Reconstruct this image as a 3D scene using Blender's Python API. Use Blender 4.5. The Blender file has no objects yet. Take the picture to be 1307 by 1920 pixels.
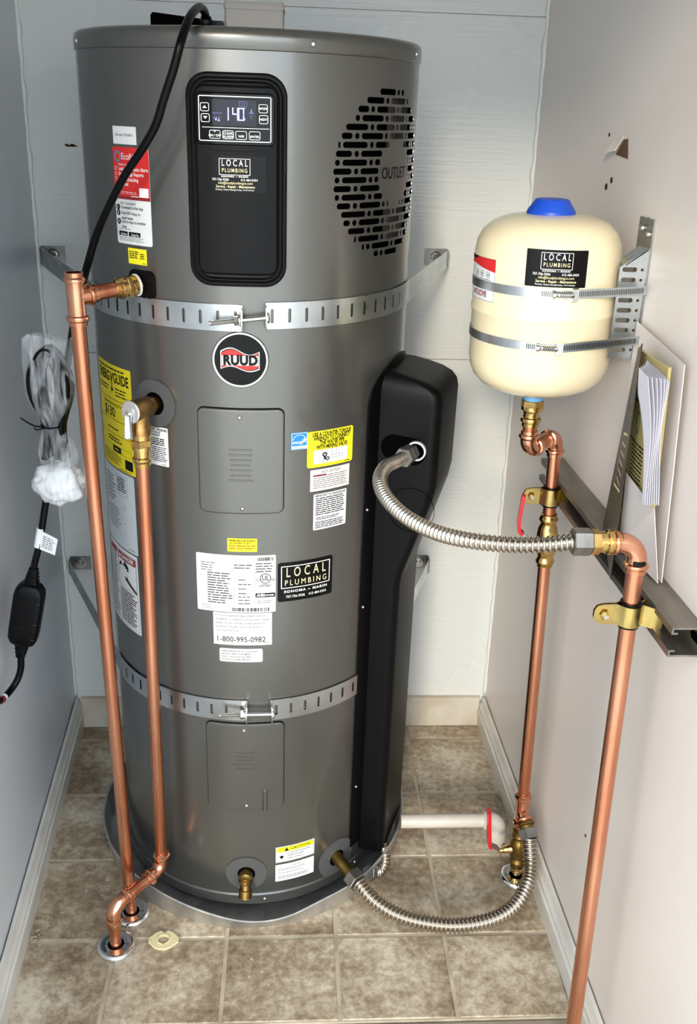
import bpy, bmesh, math, random
from mathutils import Vector, Matrix
random.seed(7)
SC = bpy.context.scene
COL = SC.collection
R_ = math.radians

# ------------------------------------------------------------------ camera
cd = bpy.data.cameras.new('camera'); cam = bpy.data.objects.new('camera', cd); COL.objects.link(cam)
cd.sensor_fit = 'VERTICAL'; cd.sensor_height = 36.0; cd.lens = 36.0*1796.94/1920.0
cd.clip_start = 0.02; cd.clip_end = 200
_r = Vector((0.998066, -0.052901, 0.032642)); _u = Vector((-0.009390, 0.390777, 0.920438)); _f = Vector((0.061448, 0.918964, -0.389524))
cam.matrix_world = Matrix(((_r.x, _u.x, -_f.x, 0.06843), (_r.y, _u.y, -_f.y, -1.71569), (_r.z, _u.z, -_f.z, 1.43226), (0, 0, 0, 1)))
SC.camera = cam

# ------------------------------------------------------------------ daylight
wd = bpy.data.worlds.new('overcast_sky'); SC.world = wd; wd.use_nodes = True
bg = wd.node_tree.nodes['Background']; bg.inputs[0].default_value = (0.82, 0.91, 1.0, 1); bg.inputs[1].default_value = 4.7
sd = bpy.data.lights.new('sun', 'SUN'); sd.energy = 2.2; sd.angle = R_(9); sd.color = (1.0, 0.88, 0.72)
sun = bpy.data.objects.new('sun', sd); COL.objects.link(sun)
sun.rotation_euler = Vector((0.24, 1.0, -0.347)).to_track_quat('-Z', 'Y').to_euler()
SC.view_settings.view_transform = 'Standard'; SC.view_settings.look = 'None'
SC.view_settings.gamma = 1.0; SC.view_settings.use_curve_mapping = False
SC.view_settings.exposure = -0.1

# ------------------------------------------------------------------ materials
def rgb(r, g, b):
    f = lambda c: ((c/255.0+0.055)/1.055)**2.4 if c/255.0 > 0.04045 else c/255.0/12.92
    return (f(r), f(g), f(b), 1)

def mat(name, col, rough=0.5, metal=0.0, var=None, vscale=20, vstretch=(1, 1, 1), bump=0.0, bscale=80, bstretch=(1, 1, 1), rvar=0.0, coat=0.0, spec=0.5, emit=None, estr=0.0, trans=0.0, alpha=1.0, perobj=0.0):
    m = bpy.data.materials.new(name); m.use_nodes = True
    nt = m.node_tree; N = nt.nodes; L = nt.links; b = N['Principled BSDF']
    b.inputs['Base Color'].default_value = col; b.inputs['Roughness'].default_value = rough; b.inputs['Metallic'].default_value = metal
    b.inputs['Specular IOR Level'].default_value = spec; b.inputs['Coat Weight'].default_value = coat; b.inputs['Coat Roughness'].default_value = 0.12
    if trans: b.inputs['Transmission Weight'].default_value = trans
    if alpha < 1: b.inputs['Alpha'].default_value = alpha
    if emit: b.inputs['Emission Color'].default_value = emit; b.inputs['Emission Strength'].default_value = estr
    tc = N.new('ShaderNodeTexCoord')
    def noise(scale, stretch, detail=4):
        mp = N.new('ShaderNodeMapping'); mp.inputs['Scale'].default_value = stretch; L.new(tc.outputs['Object'], mp.inputs[0])
        if perobj:
            oi = N.new('ShaderNodeObjectInfo'); mm = N.new('ShaderNodeMath'); mm.operation = 'MULTIPLY'; mm.inputs[1].default_value = perobj
            L.new(oi.outputs['Random'], mm.inputs[0]); cb = N.new('ShaderNodeCombineXYZ')
            L.new(mm.outputs[0], cb.inputs[0]); L.new(mm.outputs[0], cb.inputs[1]); L.new(cb.outputs[0], mp.inputs['Location'])
        n = N.new('ShaderNodeTexNoise'); n.inputs['Scale'].default_value = scale; n.inputs['Detail'].default_value = detail; L.new(mp.outputs[0], n.inputs['Vector'])
        return n
    if var:
        n = noise(vscale, vstretch, 6); cr = N.new('ShaderNodeValToRGB')
        cr.color_ramp.elements[0].position = 0.36; cr.color_ramp.elements[0].color = col
        cr.color_ramp.elements[1].position = 0.66; cr.color_ramp.elements[1].color = var
        L.new(n.outputs[0], cr.inputs[0]); L.new(cr.outputs[0], b.inputs['Base Color'])
    if rvar:
        n = noise(vscale*1.7, vstretch); mr = N.new('ShaderNodeMapRange'); mr.inputs[3].default_value = max(0.02, rough-rvar); mr.inputs[4].default_value = rough+rvar
        L.new(n.outputs[0], mr.inputs[0]); L.new(mr.outputs[0], b.inputs['Roughness'])
    if bump:
        n = noise(bscale, bstretch); bp = N.new('ShaderNodeBump'); bp.inputs['Strength'].default_value = bump; bp.inputs['Distance'].default_value = 0.002
        L.new(n.outputs[0], bp.inputs['Height']); L.new(bp.outputs[0], b.inputs['Normal'])
    return m

M = {}
M['jacket'] = mat('grey_enamel', rgb(106, 106, 102), 0.33, 0.8, coat=0.6, bump=0.015, bscale=9, bstretch=(1, 1, .15), rvar=.04)
M['jacket2'] = mat('grey_enamel_trim', rgb(96, 96, 94), 0.3, 0.7, coat=0.3)
M['greyplastic'] = mat('grey_rubber', rgb(78, 79, 79), 0.5, spec=.3)
M['junction'] = mat('beige_grey_box', rgb(160, 154, 147), 0.5)
M['black'] = mat('black_plastic', rgb(6, 6, 7), 0.42, spec=.14, bump=0.05, bscale=900)
M['blackpanel'] = mat('black_matte_panel', rgb(11, 12, 14), 0.42, spec=.13, bump=0.06, bscale=700)
M['gloss'] = mat('black_glass', rgb(5, 5, 7), 0.10, spec=.2)
M['rubber'] = mat('black_rubber', rgb(4, 4, 5), 0.30, spec=.14)
M['void'] = mat('dark_void', rgb(6, 6, 6), 0.9, spec=0.0)
M['fin'] = mat('fin_metal', rgb(70, 66, 60), 0.5, 0.6)
M['galv'] = mat('galvanised_steel', rgb(205, 209, 210), 0.28, 1.0, var=rgb(180, 186, 189), vscale=14, rvar=.06)
M['galvdull'] = mat('dull_galvanised', rgb(165, 165, 162), 0.4, 1.0, var=rgb(130, 130, 127), vscale=22, vstretch=(1, 1, .3), rvar=.08)
M['strut'] = mat('plain_steel_strut', rgb(128, 124, 117), 0.42, 0.9, var=rgb(160, 154, 145), vscale=16, vstretch=(2, .4, 2), rvar=.08)
M['alu'] = mat('aluminium_pan', rgb(206, 206, 202), 0.42, .85, var=rgb(172, 172, 168), vscale=26, vstretch=(1, 1, .25), rvar=.08)
M['zinc'] = mat('zinc_bolt', rgb(210, 210, 205), 0.22, 1.0)
M['chrome'] = mat('chrome', rgb(225, 227, 228), 0.06, 1.0)
M['steelhose'] = mat('stainless_corrugated', rgb(186, 178, 166), 0.18, 1.0)
M['copper'] = mat('copper_tube', rgb(222, 158, 126), 0.28, 1.0, var=rgb(196, 122, 88), vscale=10, vstretch=(3, 3, .35), rvar=.08)
M['copperfit'] = mat('copper_fitting', rgb(230, 168, 136), 0.16, 1.0, var=rgb(208, 136, 102), vscale=30, rvar=.05)
M['brass'] = mat('brass', rgb(214, 182, 118), 0.16, 1.0, var=rgb(186, 148, 82), vscale=40, rvar=.05)
M['bronze'] = mat('cast_bronze', rgb(180, 142, 92), 0.32, 1.0, var=rgb(150, 112, 66), vscale=60, bump=.05, bscale=300)
M['oldbrass'] = mat('dull_brass', rgb(146, 120, 66), 0.36, 1.0, var=rgb(112, 88, 44), vscale=40)
M['yzinc'] = mat('yellow_zinc', rgb(205, 180, 112), 0.25, 1.0, var=rgb(168, 150, 92), vscale=30, rvar=.06)
M['cream'] = mat('cream_enamel', rgb(232, 217, 181), 0.22, coat=.4)
M['blue'] = mat('blue_plastic', rgb(20, 74, 190), 0.35)
M['bluetape'] = mat('blue_tape', rgb(108, 172, 222), 0.4)
M['red'] = mat('red_vinyl', rgb(190, 26, 34), 0.3)
M['white'] = mat('white_paper', rgb(222, 223, 222), 0.45)
M['pinkwhite'] = mat('pinkish_paper', rgb(226, 218, 214), 0.45)
M['greypaper'] = mat('grey_paper', rgb(196, 203, 206), 0.4)
M['yellow'] = mat('yellow_label', rgb(246, 232, 36), 0.4)
M['egyellow'] = mat('deep_yellow_label', rgb(232, 212, 20), 0.4)
M['redlabel'] = mat('red_label', rgb(206, 36, 34), 0.4)
M['darkred'] = mat('dark_red_print', rgb(138, 28, 34), 0.45)
M['skyblue'] = mat('blue_label', rgb(28, 128, 196), 0.4)
M['ink'] = mat('black_ink', rgb(8, 8, 9), 0.5, spec=.2)
M['greyink'] = mat('grey_ink', rgb(66, 68, 73), 0.5, spec=.2)
M['orangeink'] = mat('orange_ink', rgb(150, 120, 20), 0.5)
M['blklabel'] = mat('black_label', rgb(6, 6, 6), 0.25, spec=.18)
M['gold'] = mat('cream_gold_ink', rgb(236, 224, 170), 0.35)
M['wink'] = mat('white_ink', rgb(236, 236, 232), 0.4)
M['lcd'] = mat('lcd_glass', rgb(16, 16, 26), 0.12, spec=.3)
M['lit'] = mat('lit_segments', rgb(150, 150, 235), 0.4, emit=rgb(150, 150, 240), estr=1.1)
M['dimlit'] = mat('dim_segments', rgb(80, 80, 130), 0.4, emit=rgb(90, 90, 150), estr=0.5)
M['pvc'] = mat('white_pvc', rgb(204, 197, 186), 0.32, var=rgb(196, 188, 174), vscale=24)
M['almond'] = mat('almond_plastic', rgb(226, 213, 168), 0.42)
M['purplebrown'] = mat('purple_brown_print', rgb(60, 26, 34), 0.5)
M['lidgrey'] = mat('silver_tag', rgb(205, 205, 205), 0.3, .6)
M['kraft'] = mat('khaki_booklet', rgb(176, 162, 108), 0.5)
M['folderdark'] = mat('dark_folder', rgb(58, 54, 48), 0.35)
M['folderlight'] = mat('white_folder', rgb(216, 208, 204), 0.5)
M['pages'] = mat('paper_pages', rgb(214, 212, 222), 0.6)
M['hole'] = mat('hole_dark', rgb(40, 28, 20), 0.9)
M['torn'] = mat('torn_paper', rgb(222, 216, 206), 0.7)
M['brownboard'] = mat('brown_gypsum', rgb(96, 70, 48), 0.9)
M['trim'] = mat('trim_paint', rgb(212, 209, 201), 0.35, var=rgb(196, 191, 180), vscale=9, vstretch=(1, 1, 3), bump=.04, bscale=60)
M['trimback'] = mat('worn_trim_paint', rgb(206, 200, 186), 0.4, var=rgb(184, 170, 148), vscale=12, bump=.06, bscale=60)
M['caulk'] = mat('white_caulk', rgb(220, 222, 218), 0.3, bump=.2, bscale=60)
M['sill'] = mat('worn_sill', rgb(150, 138, 120), 0.5, var=rgb(110, 98, 80), vscale=9)
M['concrete'] = mat('concrete', rgb(196, 193, 186), 0.8, var=rgb(180, 177, 170), vscale=3)
M['grout'] = mat('grout', rgb(192, 180, 158), 0.55, var=rgb(160, 146, 122), vscale=18)

def wallmat(name, col, var, rough, bump, bscale, bstretch, vscale=1.2):
    return mat(name, col, rough, var=var, vscale=vscale, bump=bump, bscale=bscale, bstretch=bstretch, rvar=.05)
M['wall_l'] = wallmat('left_wall_paint', rgb(206, 210, 215), rgb(198, 203, 208), .32, .10, 12, (1, 1, .25))
M['wall_r'] = wallmat('right_wall_sun_tinted_paint', rgb(224, 215, 207), rgb(215, 205, 196), .34, .07, 60, (1, 1, 1))  # warm tint of the sunlight is put into this wall's base colour
M['wall_b'] = wallmat('back_wall_paint', rgb(215, 218, 215), rgb(211, 213, 210), .27, .45, 22, (.35, 1, 7))
M['ceil'] = wallmat('ceiling_paint', rgb(222, 220, 214), rgb(212, 210, 204), .6, .05, 50, (1, 1, 1))

def tilemat():
    m = bpy.data.materials.new('mottled_vinyl_tile'); m.use_nodes = True; nt = m.node_tree; N = nt.nodes; L = nt.links; b = N['Principled BSDF']
    tc = N.new('ShaderNodeTexCoord'); oi = N.new('ShaderNodeObjectInfo')
    mul = N.new('ShaderNodeMath'); mul.operation = 'MULTIPLY'; mul.inputs[1].default_value = 40; L.new(oi.outputs['Random'], mul.inputs[0])
    cb = N.new('ShaderNodeCombineXYZ'); L.new(mul.outputs[0], cb.inputs[0]); L.new(mul.outputs[0], cb.inputs[2])
    mp = N.new('ShaderNodeMapping'); L.new(tc.outputs['Object'], mp.inputs[0]); L.new(cb.outputs[0], mp.inputs['Location'])
    n1 = N.new('ShaderNodeTexNoise'); n1.inputs['Scale'].default_value = 7; n1.inputs['Detail'].default_value = 8; n1.inputs['Roughness'].default_value = .62; L.new(mp.outputs[0], n1.inputs['Vector'])
    n2 = N.new('ShaderNodeTexNoise'); n2.inputs['Scale'].default_value = 70; n2.inputs['Detail'].default_value = 5; n2.inputs['Roughness'].default_value = .7; L.new(mp.outputs[0], n2.inputs['Vector'])
    add = N.new('ShaderNodeMix'); add.data_type = 'FLOAT'; add.inputs[0].default_value = .42; L.new(n1.outputs[0], add.inputs[2]); L.new(n2.outputs[0], add.inputs[3])
    cr = N.new('ShaderNodeValToRGB'); e = cr.color_ramp.elements
    e[0].position = .37; e[0].color = rgb(108, 93, 74); e[1].position = .61; e[1].color = rgb(205, 194, 173)
    k = e.new(.46); k.color = rgb(146, 128, 104); k = e.new(.54); k.color = rgb(178, 163, 140)
    L.new(add.outputs[0], cr.inputs[0]); L.new(cr.outputs[0], b.inputs['Base Color'])
    b.inputs['Roughness'].default_value = .42
    bp = N.new('ShaderNodeBump'); bp.inputs['Strength'].default_value = .12; bp.inputs['Distance'].default_value = .001; L.new(n2.outputs[0], bp.inputs['Height']); L.new(bp.outputs[0], b.inputs['Normal'])
    return m
M['tile'] = tilemat()

def bagmat(name, fac, rough):
    m = bpy.data.materials.new(name); m.use_nodes = True; nt = m.node_tree; N = nt.nodes; L = nt.links; b = N['Principled BSDF']; out = N['Material Output']
    b.inputs['Base Color'].default_value = rgb(236, 238, 240); b.inputs['Roughness'].default_value = rough
    tr = N.new('ShaderNodeBsdfTransparent'); mx = N.new('ShaderNodeMixShader'); tc = N.new('ShaderNodeTexCoord')
    mp = N.new('ShaderNodeMapping'); mp.inputs['Scale'].default_value = (3, 1, .7); L.new(tc.outputs['Object'], mp.inputs[0])
    n = N.new('ShaderNodeTexNoise'); n.inputs['Scale'].default_value = 26; n.inputs['Detail'].default_value = 4; n.inputs['Distortion'].default_value = 1.2; L.new(mp.outputs[0], n.inputs['Vector'])
    mr = N.new('ShaderNodeMapRange'); mr.inputs[1].default_value = .35; mr.inputs[2].default_value = .72; mr.inputs[3].default_value = max(0, fac-.14); mr.inputs[4].default_value = min(1, fac+.26)
    L.new(n.outputs[0], mr.inputs[0]); L.new(mr.outputs[0], mx.inputs[0]); L.new(tr.outputs[0], mx.inputs[1]); L.new(b.outputs[0], mx.inputs[2]); L.new(mx.outputs[0], out.inputs[0])
    bp = N.new('ShaderNodeBump'); bp.inputs['Strength'].default_value = .6; bp.inputs['Distance'].default_value = .004; L.new(n.outputs[0], bp.inputs['Height']); L.new(bp.outputs[0], b.inputs['Normal'])
    return m
M['bag'] = bagmat('clear_plastic_bag', .15, .12)
M['tuft'] = bagmat('bunched_white_plastic', .86, .3)

# ------------------------------------------------------------------ object helpers
WLOC = {}
def put(o, parent, loc):
    COL.objects.link(o); WLOC[o] = Vector(loc)
    if parent: o.parent = parent; o.location = Vector(loc)-WLOC[parent]
    else: o.location = loc
    return o
def tag(o, label=None, cat=None, group=None, kind=None):
    if label: o['label'] = label
    if cat: o['category'] = cat
    if group: o['group'] = group
    if kind: o['kind'] = kind
    return o
def thing(name, loc, label, cat, group=None):
    o = bpy.data.objects.new(name, None); o.empty_display_size = .03
    put(o, None, loc); return tag(o, label, cat, group)

def build(name, verts, faces, m, parent=None, smooth=35, nrm=None, midx=None):
    vs = [Vector(v) for v in verts]
    lo = Vector((min(v.x for v in vs), min(v.y for v in vs), min(v.z for v in vs))); hi = Vector((max(v.x for v in vs), max(v.y for v in vs), max(v.z for v in vs)))
    c = Vector(((lo.x+hi.x)/2, (lo.y+hi.y)/2, lo.z))
    me = bpy.data.meshes.new(name); me.from_pydata([v-c for v in vs], [], faces)
    for mm in (m if isinstance(m, (list, tuple)) else [m]): me.materials.append(M[mm])
    if midx: me.polygons.foreach_set('material_index', midx)
    if smooth is not None:
        me.polygons.foreach_set('use_smooth', [True]*len(me.polygons))
        if nrm is None and smooth < 180: me.set_sharp_from_angle(angle=R_(smooth))
    me.update()
    if nrm is not None: me.normals_split_custom_set_from_vertices(nrm)
    return put(bpy.data.objects.new(name, me), parent, c)

class G:                                   # geometry collector
    def __init__(s): s.v = []; s.f = []
    def add(s, v, f):
        k = len(s.v); s.v += [Vector(x) for x in v]; s.f += [tuple(i+k for i in q) for q in f]; return s
    def box(s, x0, x1, y0, y1, z0, z1):
        return s.add([(x0, y0, z0), (x1, y0, z0), (x1, y1, z0), (x0, y1, z0), (x0, y0, z1), (x1, y0, z1), (x1, y1, z1), (x0, y1, z1)],
                     [(3, 2, 1, 0), (4, 5, 6, 7), (0, 1, 5, 4), (1, 2, 6, 5), (2, 3, 7, 6), (3, 0, 4, 7)])
    def hexa(s, p):
        return s.add(p, [(3, 2, 1, 0), (4, 5, 6, 7), (0, 1, 5, 4), (1, 2, 6, 5), (2, 3, 7, 6), (3, 0, 4, 7)])
    def out(s, name, m, parent=None, smooth=35): return build(name, s.v, s.f, m, parent, smooth)

def frame(d):
    d = Vector(d).normalized(); a = Vector((0, 0, 1)) if abs(d.z) < .9 else Vector((1, 0, 0))
    x = a.cross(d).normalized(); y = d.cross(x); return x, y, d
def lathe(p, d, prof, seg=24, cap=True, g=None):
    g = g or G(); x, y, d = frame(d); p = Vector(p); n = len(prof); v = []; f = []
    for (t, r) in prof:
        for k in range(seg):
            a = 2*math.pi*k/seg; v.append(p+d*t+(x*math.cos(a)+y*math.sin(a))*r)
    for i in range(n-1):
        for k in range(seg):
            a = i*seg+k; b = i*seg+(k+1) % seg; f.append((a, b, b+seg, a+seg))
    if cap: f.append(tuple(range(seg-1, -1, -1))); f.append(tuple(range((n-1)*seg, n*seg)))
    return g.add(v, f)
def hexnut(p, d, r, h, g=None, ch=.0012):
    return lathe(p, d, [(0, r-ch), (ch, r), (h-ch, r), (h, r-ch)], 6, True, g)
def catmull(pts, n=10):
    P = [Vector(p) for p in pts]; P = [P[0]*2-P[1]]+P+[P[-1]*2-P[-2]]; o = []
    for i in range(1, len(P)-2):
        a, b, c, d = P[i-1:i+3]
        for k in range(n):
            t = k/n; o.append(.5*((2*b)+(c-a)*t+(2*a-5*b+4*c-d)*t*t+(3*b-a-3*c+d)*t**3))
    o.append(P[-2]); return o
def resample(P, step):
    o = [P[0].copy()]; acc = 0.0
    for a, b in zip(P, P[1:]):
        L = (b-a).length
        if L < 1e-9: continue
        t = step-acc
        while t <= L: o.append(a+(b-a)*(t/L)); t += step
        acc = L-(t-step)
    return o
def tube(P, r, seg=14, g=None, cap=True):
    g = g or G(); P = [Vector(p) for p in P]; n = len(P); rr = r if isinstance(r, (list, tuple)) else [r]*n
    T = [(P[min(i+1, n-1)]-P[max(i-1, 0)]).normalized() for i in range(n)]
    x, y, _ = frame(T[0]); v = []; f = []
    for i in range(n):
        if i: x = (x-T[i]*x.dot(T[i])).normalized()
        y = T[i].cross(x)
        for k in range(seg):
            a = 2*math.pi*k/seg; v.append(P[i]+(x*math.cos(a)+y*math.sin(a))*rr[i])
    for i in range(n-1):
        for k in range(seg):
            a = i*seg+k; b = i*seg+(k+1) % seg; f.append((a, b, b+seg, a+seg))
    if cap: f.append(tuple(range(seg-1, -1, -1))); f.append(tuple(range((n-1)*seg, n*seg)))
    return g.add(v, f)
def corrug(P, rmin, rmax, pitch, seg=20, sub=6):
    Q = resample(catmull(P, 24), pitch/sub); rr = []
    for i in range(len(Q)):
        s = .5-.5*math.cos(2*math.pi*i/sub); rr.append(rmin+(rmax-rmin)*s**.7)
    return tube(Q, rr, seg)
def lerp(a, b, t): return Vector(a)+(Vector(b)-Vector(a))*t
def arc_corner(a, c, b, rad, n=10):        # rounded corner path a->c->b
    a, c, b = Vector(a), Vector(c), Vector(b); d1 = (a-c).normalized(); d2 = (b-c).normalized()
    ang = d1.angle(d2); t = rad/math.tan(ang/2); p1 = c+d1*t; bis = (d1+d2).normalized(); o = c+bis*(rad/math.sin(ang/2))
    out = []; v1 = p1-o; v2 = (c+d2*t)-o; th = v1.angle(v2); w = v1.cross(v2).normalized()
    for k in range(n+1): out.append(o+Matrix.Rotation(th*k/n, 3, w) @ v1)
    return out

# ---- press-fit copper parts
def pipe(a, b, r, name, parent, m='copper', seg=20):
    a, b = Vector(a), Vector(b); n = 8
    return tube([a+(b-a)*(k/n) for k in range(n+1)], r, seg).out(name, m, parent, 60)
def socket_prof(r, L): return [(0, r*1.02), (.0005, r+.0022), (.006, r+.0022), (.0075, r+.0045), (.0100, r+.0052), (.0125, r+.0045), (.014, r+.0018), (L, r+.0018)]
def elbow(a, c, b, r, parent, m='copperfit', rad=.024, name='elbow', sock=.018):
    a, c, b = Vector(a), Vector(c), Vector(b); g = G(); path = arc_corner(a, c, b, rad)
    tube(path, r+.0018, 20, g)
    d1 = (a-c).normalized(); d2 = (b-c).normalized()
    lathe(path[0]+d1*sock, -d1, socket_prof(r, sock), 20, True, g); lathe(path[-1]+d2*sock, -d2, socket_prof(r, sock), 20, True, g)
    return g.out(name, m, parent, 40)
def coupler(p, d, r, L, parent, m='brass', name='coupling'):
    d = Vector(d).normalized(); g = G(); p = Vector(p)
    lathe(p, d, [(0, r*1.02), (.0006, r+.0025), (.006, r+.0025), (.008, r+.005), (.011, r+.0052), (.013, r+.003), (L*.62, r+.003), (L*.64, r+.0048), (L-.001, r+.0048), (L, r+.002)], 20, True, g)
    return g.out(name, m, parent, 40)

# ---- flat shapes with holes, wrapped on a surface
def rrect(u0, v0, u1, v1, r, n=6):
    r = min(r, (u1-u0)/2-1e-5, (v1-v0)/2-1e-5); o = []
    for cx, cy, a0 in ((u1-r, v0+r, -90), (u1-r, v1-r, 0), (u0+r, v1-r, 90), (u0+r, v0+r, 180)):
        for k in range(n+1):
            a = R_(a0+90*k/n); o.append((cx+r*math.cos(a), cy+r*math.sin(a)))
    return o
def circle(cx, cy, rx, ry=None, n=32): return [(cx+rx*math.cos(2*math.pi*k/n), cy+(ry or rx)*math.sin(2*math.pi*k/n)) for k in range(n)]
def fillmesh(loops):
    cu = bpy.data.curves.new('tmp', 'CURVE'); cu.dimensions = '2D'; cu.fill_mode = 'BOTH'
    for lp in loops:
        s = cu.splines.new('POLY'); s.points.add(len(lp)-1)
        for p, q in zip(s.points, lp): p.co = (q[0], q[1], 0, 1)
        s.use_cyclic_u = True
    o = bpy.data.objects.new('tmp', cu); me = bpy.data.meshes.new_from_object(o)
    bm = bmesh.new(); bm.from_mesh(me); bpy.data.objects.remove(o); bpy.data.curves.remove(cu); bpy.data.meshes.remove(me)
    bmesh.ops.remove_doubles(bm, verts=bm.verts, dist=1e-6)
    return bm
def cuts(bm, step, axis=0):
    xs = [v.co[axis] for v in bm.verts]
    if not xs: return
    a, b = min(xs), max(xs); k = math.ceil(a/step+1e-6); no = (1, 0, 0) if axis == 0 else (0, 1, 0)
    while k*step < b-1e-6:
        co = (k*step, 0, 0) if axis == 0 else (0, k*step, 0)
        bmesh.ops.bisect_plane(bm, geom=bm.verts[:]+bm.edges[:]+bm.faces[:], dist=1e-7, plane_co=co, plane_no=no); k += 1
def sheet(name, loops, mp, m, parent, h=0.0004, thick=0.0, step=None, smooth=40):
    bm = fillmesh(loops)
    if step: cuts(bm, step)
    bmesh.ops.triangulate(bm, faces=[f for f in bm.faces if len(f.verts) > 4])
    bm.verts.ensure_lookup_table(); n = len(bm.verts); uv = [(v.co.x, v.co.y) for v in bm.verts]
    for f in bm.faces:
        if f.normal.z < 0: f.normal_flip()
    faces = [tuple(v.index for v in f.verts) for f in bm.faces]; verts = [mp(u, v, h) for u, v in uv]
    if thick:
        verts += [mp(u, v, h-thick) for u, v in uv]; k = len(faces)
        faces += [tuple(i+n for i in reversed(f)) for f in faces[:k]]
        for e in bm.edges:
            if len(e.link_faces) == 1:
                l = e.link_loops[0] if e.link_loops else e.link_faces[0].loops[0]
                a, b = l.vert.index, l.link_loop_next.vert.index
                faces.append((b, a, a+n, b+n))
    bm.free()
    return build(name, verts, faces, m, parent, smooth)
def rings(name, loop_fn, prof, mp, m, parent, step=.01, fill=True, smooth=40):
    # nested loops loop_fn(inset) at heights; prof [(inset,height)...]
    def dens(lp):
        o = []
        for a, b in zip(lp, lp[1:]+lp[:1]):
            k = max(1, int(math.hypot(a[0]-b[0], a[1]-b[1])/step+.5))
            for j in range(k): o.append((a[0]+(b[0]-a[0])*j/k, a[1]+(b[1]-a[1])*j/k))
        return o
    base = dens(loop_fn(0)); n = len(base); v = []; f = []
    L0 = loop_fn(0)
    def dens_as(lp):
        o = []
        for i, (a, b) in enumerate(zip(L0, L0[1:]+L0[:1])):
            k = max(1, int(math.hypot(a[0]-b[0], a[1]-b[1])/step+.5)); p, q = lp[i], lp[(i+1) % len(lp)]
            for j in range(k): o.append((p[0]+(q[0]-p[0])*j/k, p[1]+(q[1]-p[1])*j/k))
        return o
    for ins, h in prof:
        for (a, b) in dens_as(loop_fn(ins)): v.append(mp(a, b, h))
    for i in range(len(prof)-1):
        for k in range(n):
            a = i*n+k; b = i*n+(k+1) % n; f.append((a, b, b+n, a+n))
    if fill:
        bm = fillmesh([loop_fn(prof[-1][0])]); cuts(bm, step); off = len(v); bm.verts.ensure_lookup_table()
        for q in bm.verts: v.append(mp(q.co.x, q.co.y, prof[-1][1]))
        for q in bm.faces:
            if q.normal.z < 0: q.normal_flip()
            f.append(tuple(x.index+off for x in q.verts))
        bm.free()
    return build(name, v, f, m, parent, smooth)

# ---- printing on a surface
FONTC = {}
def glyphs(s, size, align='CENTER', bold=0.0, sx=1.0, shear=0.0, spacing=1.0):
    key = (s, align, bold, shear, spacing)
    if key not in FONTC:
        cu = bpy.data.curves.new('tmpt', 'FONT'); cu.body = s; cu.size = 1.0; cu.align_x = align; cu.align_y = 'CENTER'; cu.offset = bold; cu.resolution_u = 3; cu.shear = shear; cu.space_character = spacing
        o = bpy.data.objects.new('tmpt', cu); me = bpy.data.meshes.new_from_object(o)
        FONTC[key] = ([(v.co.x, v.co.y) for v in me.vertices], [tuple(p.vertices) for p in me.polygons])
        bpy.data.objects.remove(o); bpy.data.curves.remove(cu); bpy.data.meshes.remove(me)
    v, f = FONTC[key]
    return [(x*size*sx, y*size) for x, y in v], f
class Print:
    def __init__(s, mp, u0, v0, rot=0.0, h=.0008):
        s.mp = mp; s.u0 = u0; s.v0 = v0; s.c = math.cos(rot); s.s = math.sin(rot); s.h = h; s.v = []; s.f = []; s.mi = []; s.mats = []
    def _m(s, m):
        if m not in s.mats: s.mats.append(m)
        return s.mats.index(m)
    def poly(s, pts, faces, m, lift=0.0, flip=False):
        k = len(s.v)
        for x, y in pts: s.v.append(s.mp(s.u0+x*s.c-y*s.s, s.v0+x*s.s+y*s.c, s.h+lift))
        for f in faces: s.f.append(tuple(i+k for i in f)); s.mi.append(s._m(m))
    def text(s, t, x, y, size, m='ink', align='CENTER', bold=.0, sx=1.0, lift=0.0, rot=0.0, shear=0.0, spacing=1.0):
        v, f = glyphs(t, size, align, bold, sx, shear, spacing); c, q = math.cos(rot), math.sin(rot)
        s.poly([(x+a*c-b*q, y+a*q+b*c) for a, b in v], f, m, lift+.0002)
    def rect(s, x0, y0, x1, y1, m='ink', lift=0.0, n=None):
        k = n or max(1, int(abs(x1-x0)/.008)); p = []; f = []
        for i in range(k+1):
            x = x0+(x1-x0)*i/k; p += [(x, y0), (x, y1)]
        for i in range(k): f.append((2*i, 2*i+2, 2*i+3, 2*i+1))
        s.poly(p, f, m, lift)
    def shape(s, loops, m='ink', lift=0.0, step=.008):
        bm = fillmesh(loops); cuts(bm, step); bm.verts.ensure_lookup_table()
        for q in bm.faces:
            if q.normal.z < 0: q.normal_flip()
        s.poly([(v.co.x, v.co.y) for v in bm.verts], [tuple(v.index for v in q.verts) for q in bm.faces], m, lift); bm.free()
    def line(s, x0, y0, x1, y1, w, m='ink', lift=0.0):
        d = Vector((x1-x0, y1-y0)); n = Vector((-d.y, d.x)).normalized()*w/2
        s.poly([(x0-n.x, y0-n.y), (x1-n.x, y1-n.y), (x1+n.x, y1+n.y), (x0+n.x, y0+n.y)], [(0, 1, 2, 3)], m, lift)
    def border(s, x0, y0, x1, y1, w, m='ink', r=.001, lift=0.0):
        s.shape([rrect(x0, y0, x1, y1, r, 3), rrect(x0+w, y0+w, x1-w, y1-w, max(r-w, .0002), 3)], m, lift)
    def fine(s, x0, y1, x1, y0, lines, m='ink', fill=.42, word=None, ragged=.25):
        pit = (y1-y0)/lines; hh = pit*fill; W = x1-x0; wd = word or pit*2.2
        for i in range(lines):
            y = y1-pit*(i+.5); x = x0; end = x1-W*random.random()*ragged
            while x < end:
                w = wd*random.uniform(.5, 1.6); e = min(x+w, end)
                s.rect(x, y-hh/2, e, y+hh/2, m, 0, 1); x = e+pit*.35
    def out(s, name, parent): return build(name, s.v, s.f, s.mats, parent, None, midx=s.mi)
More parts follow.
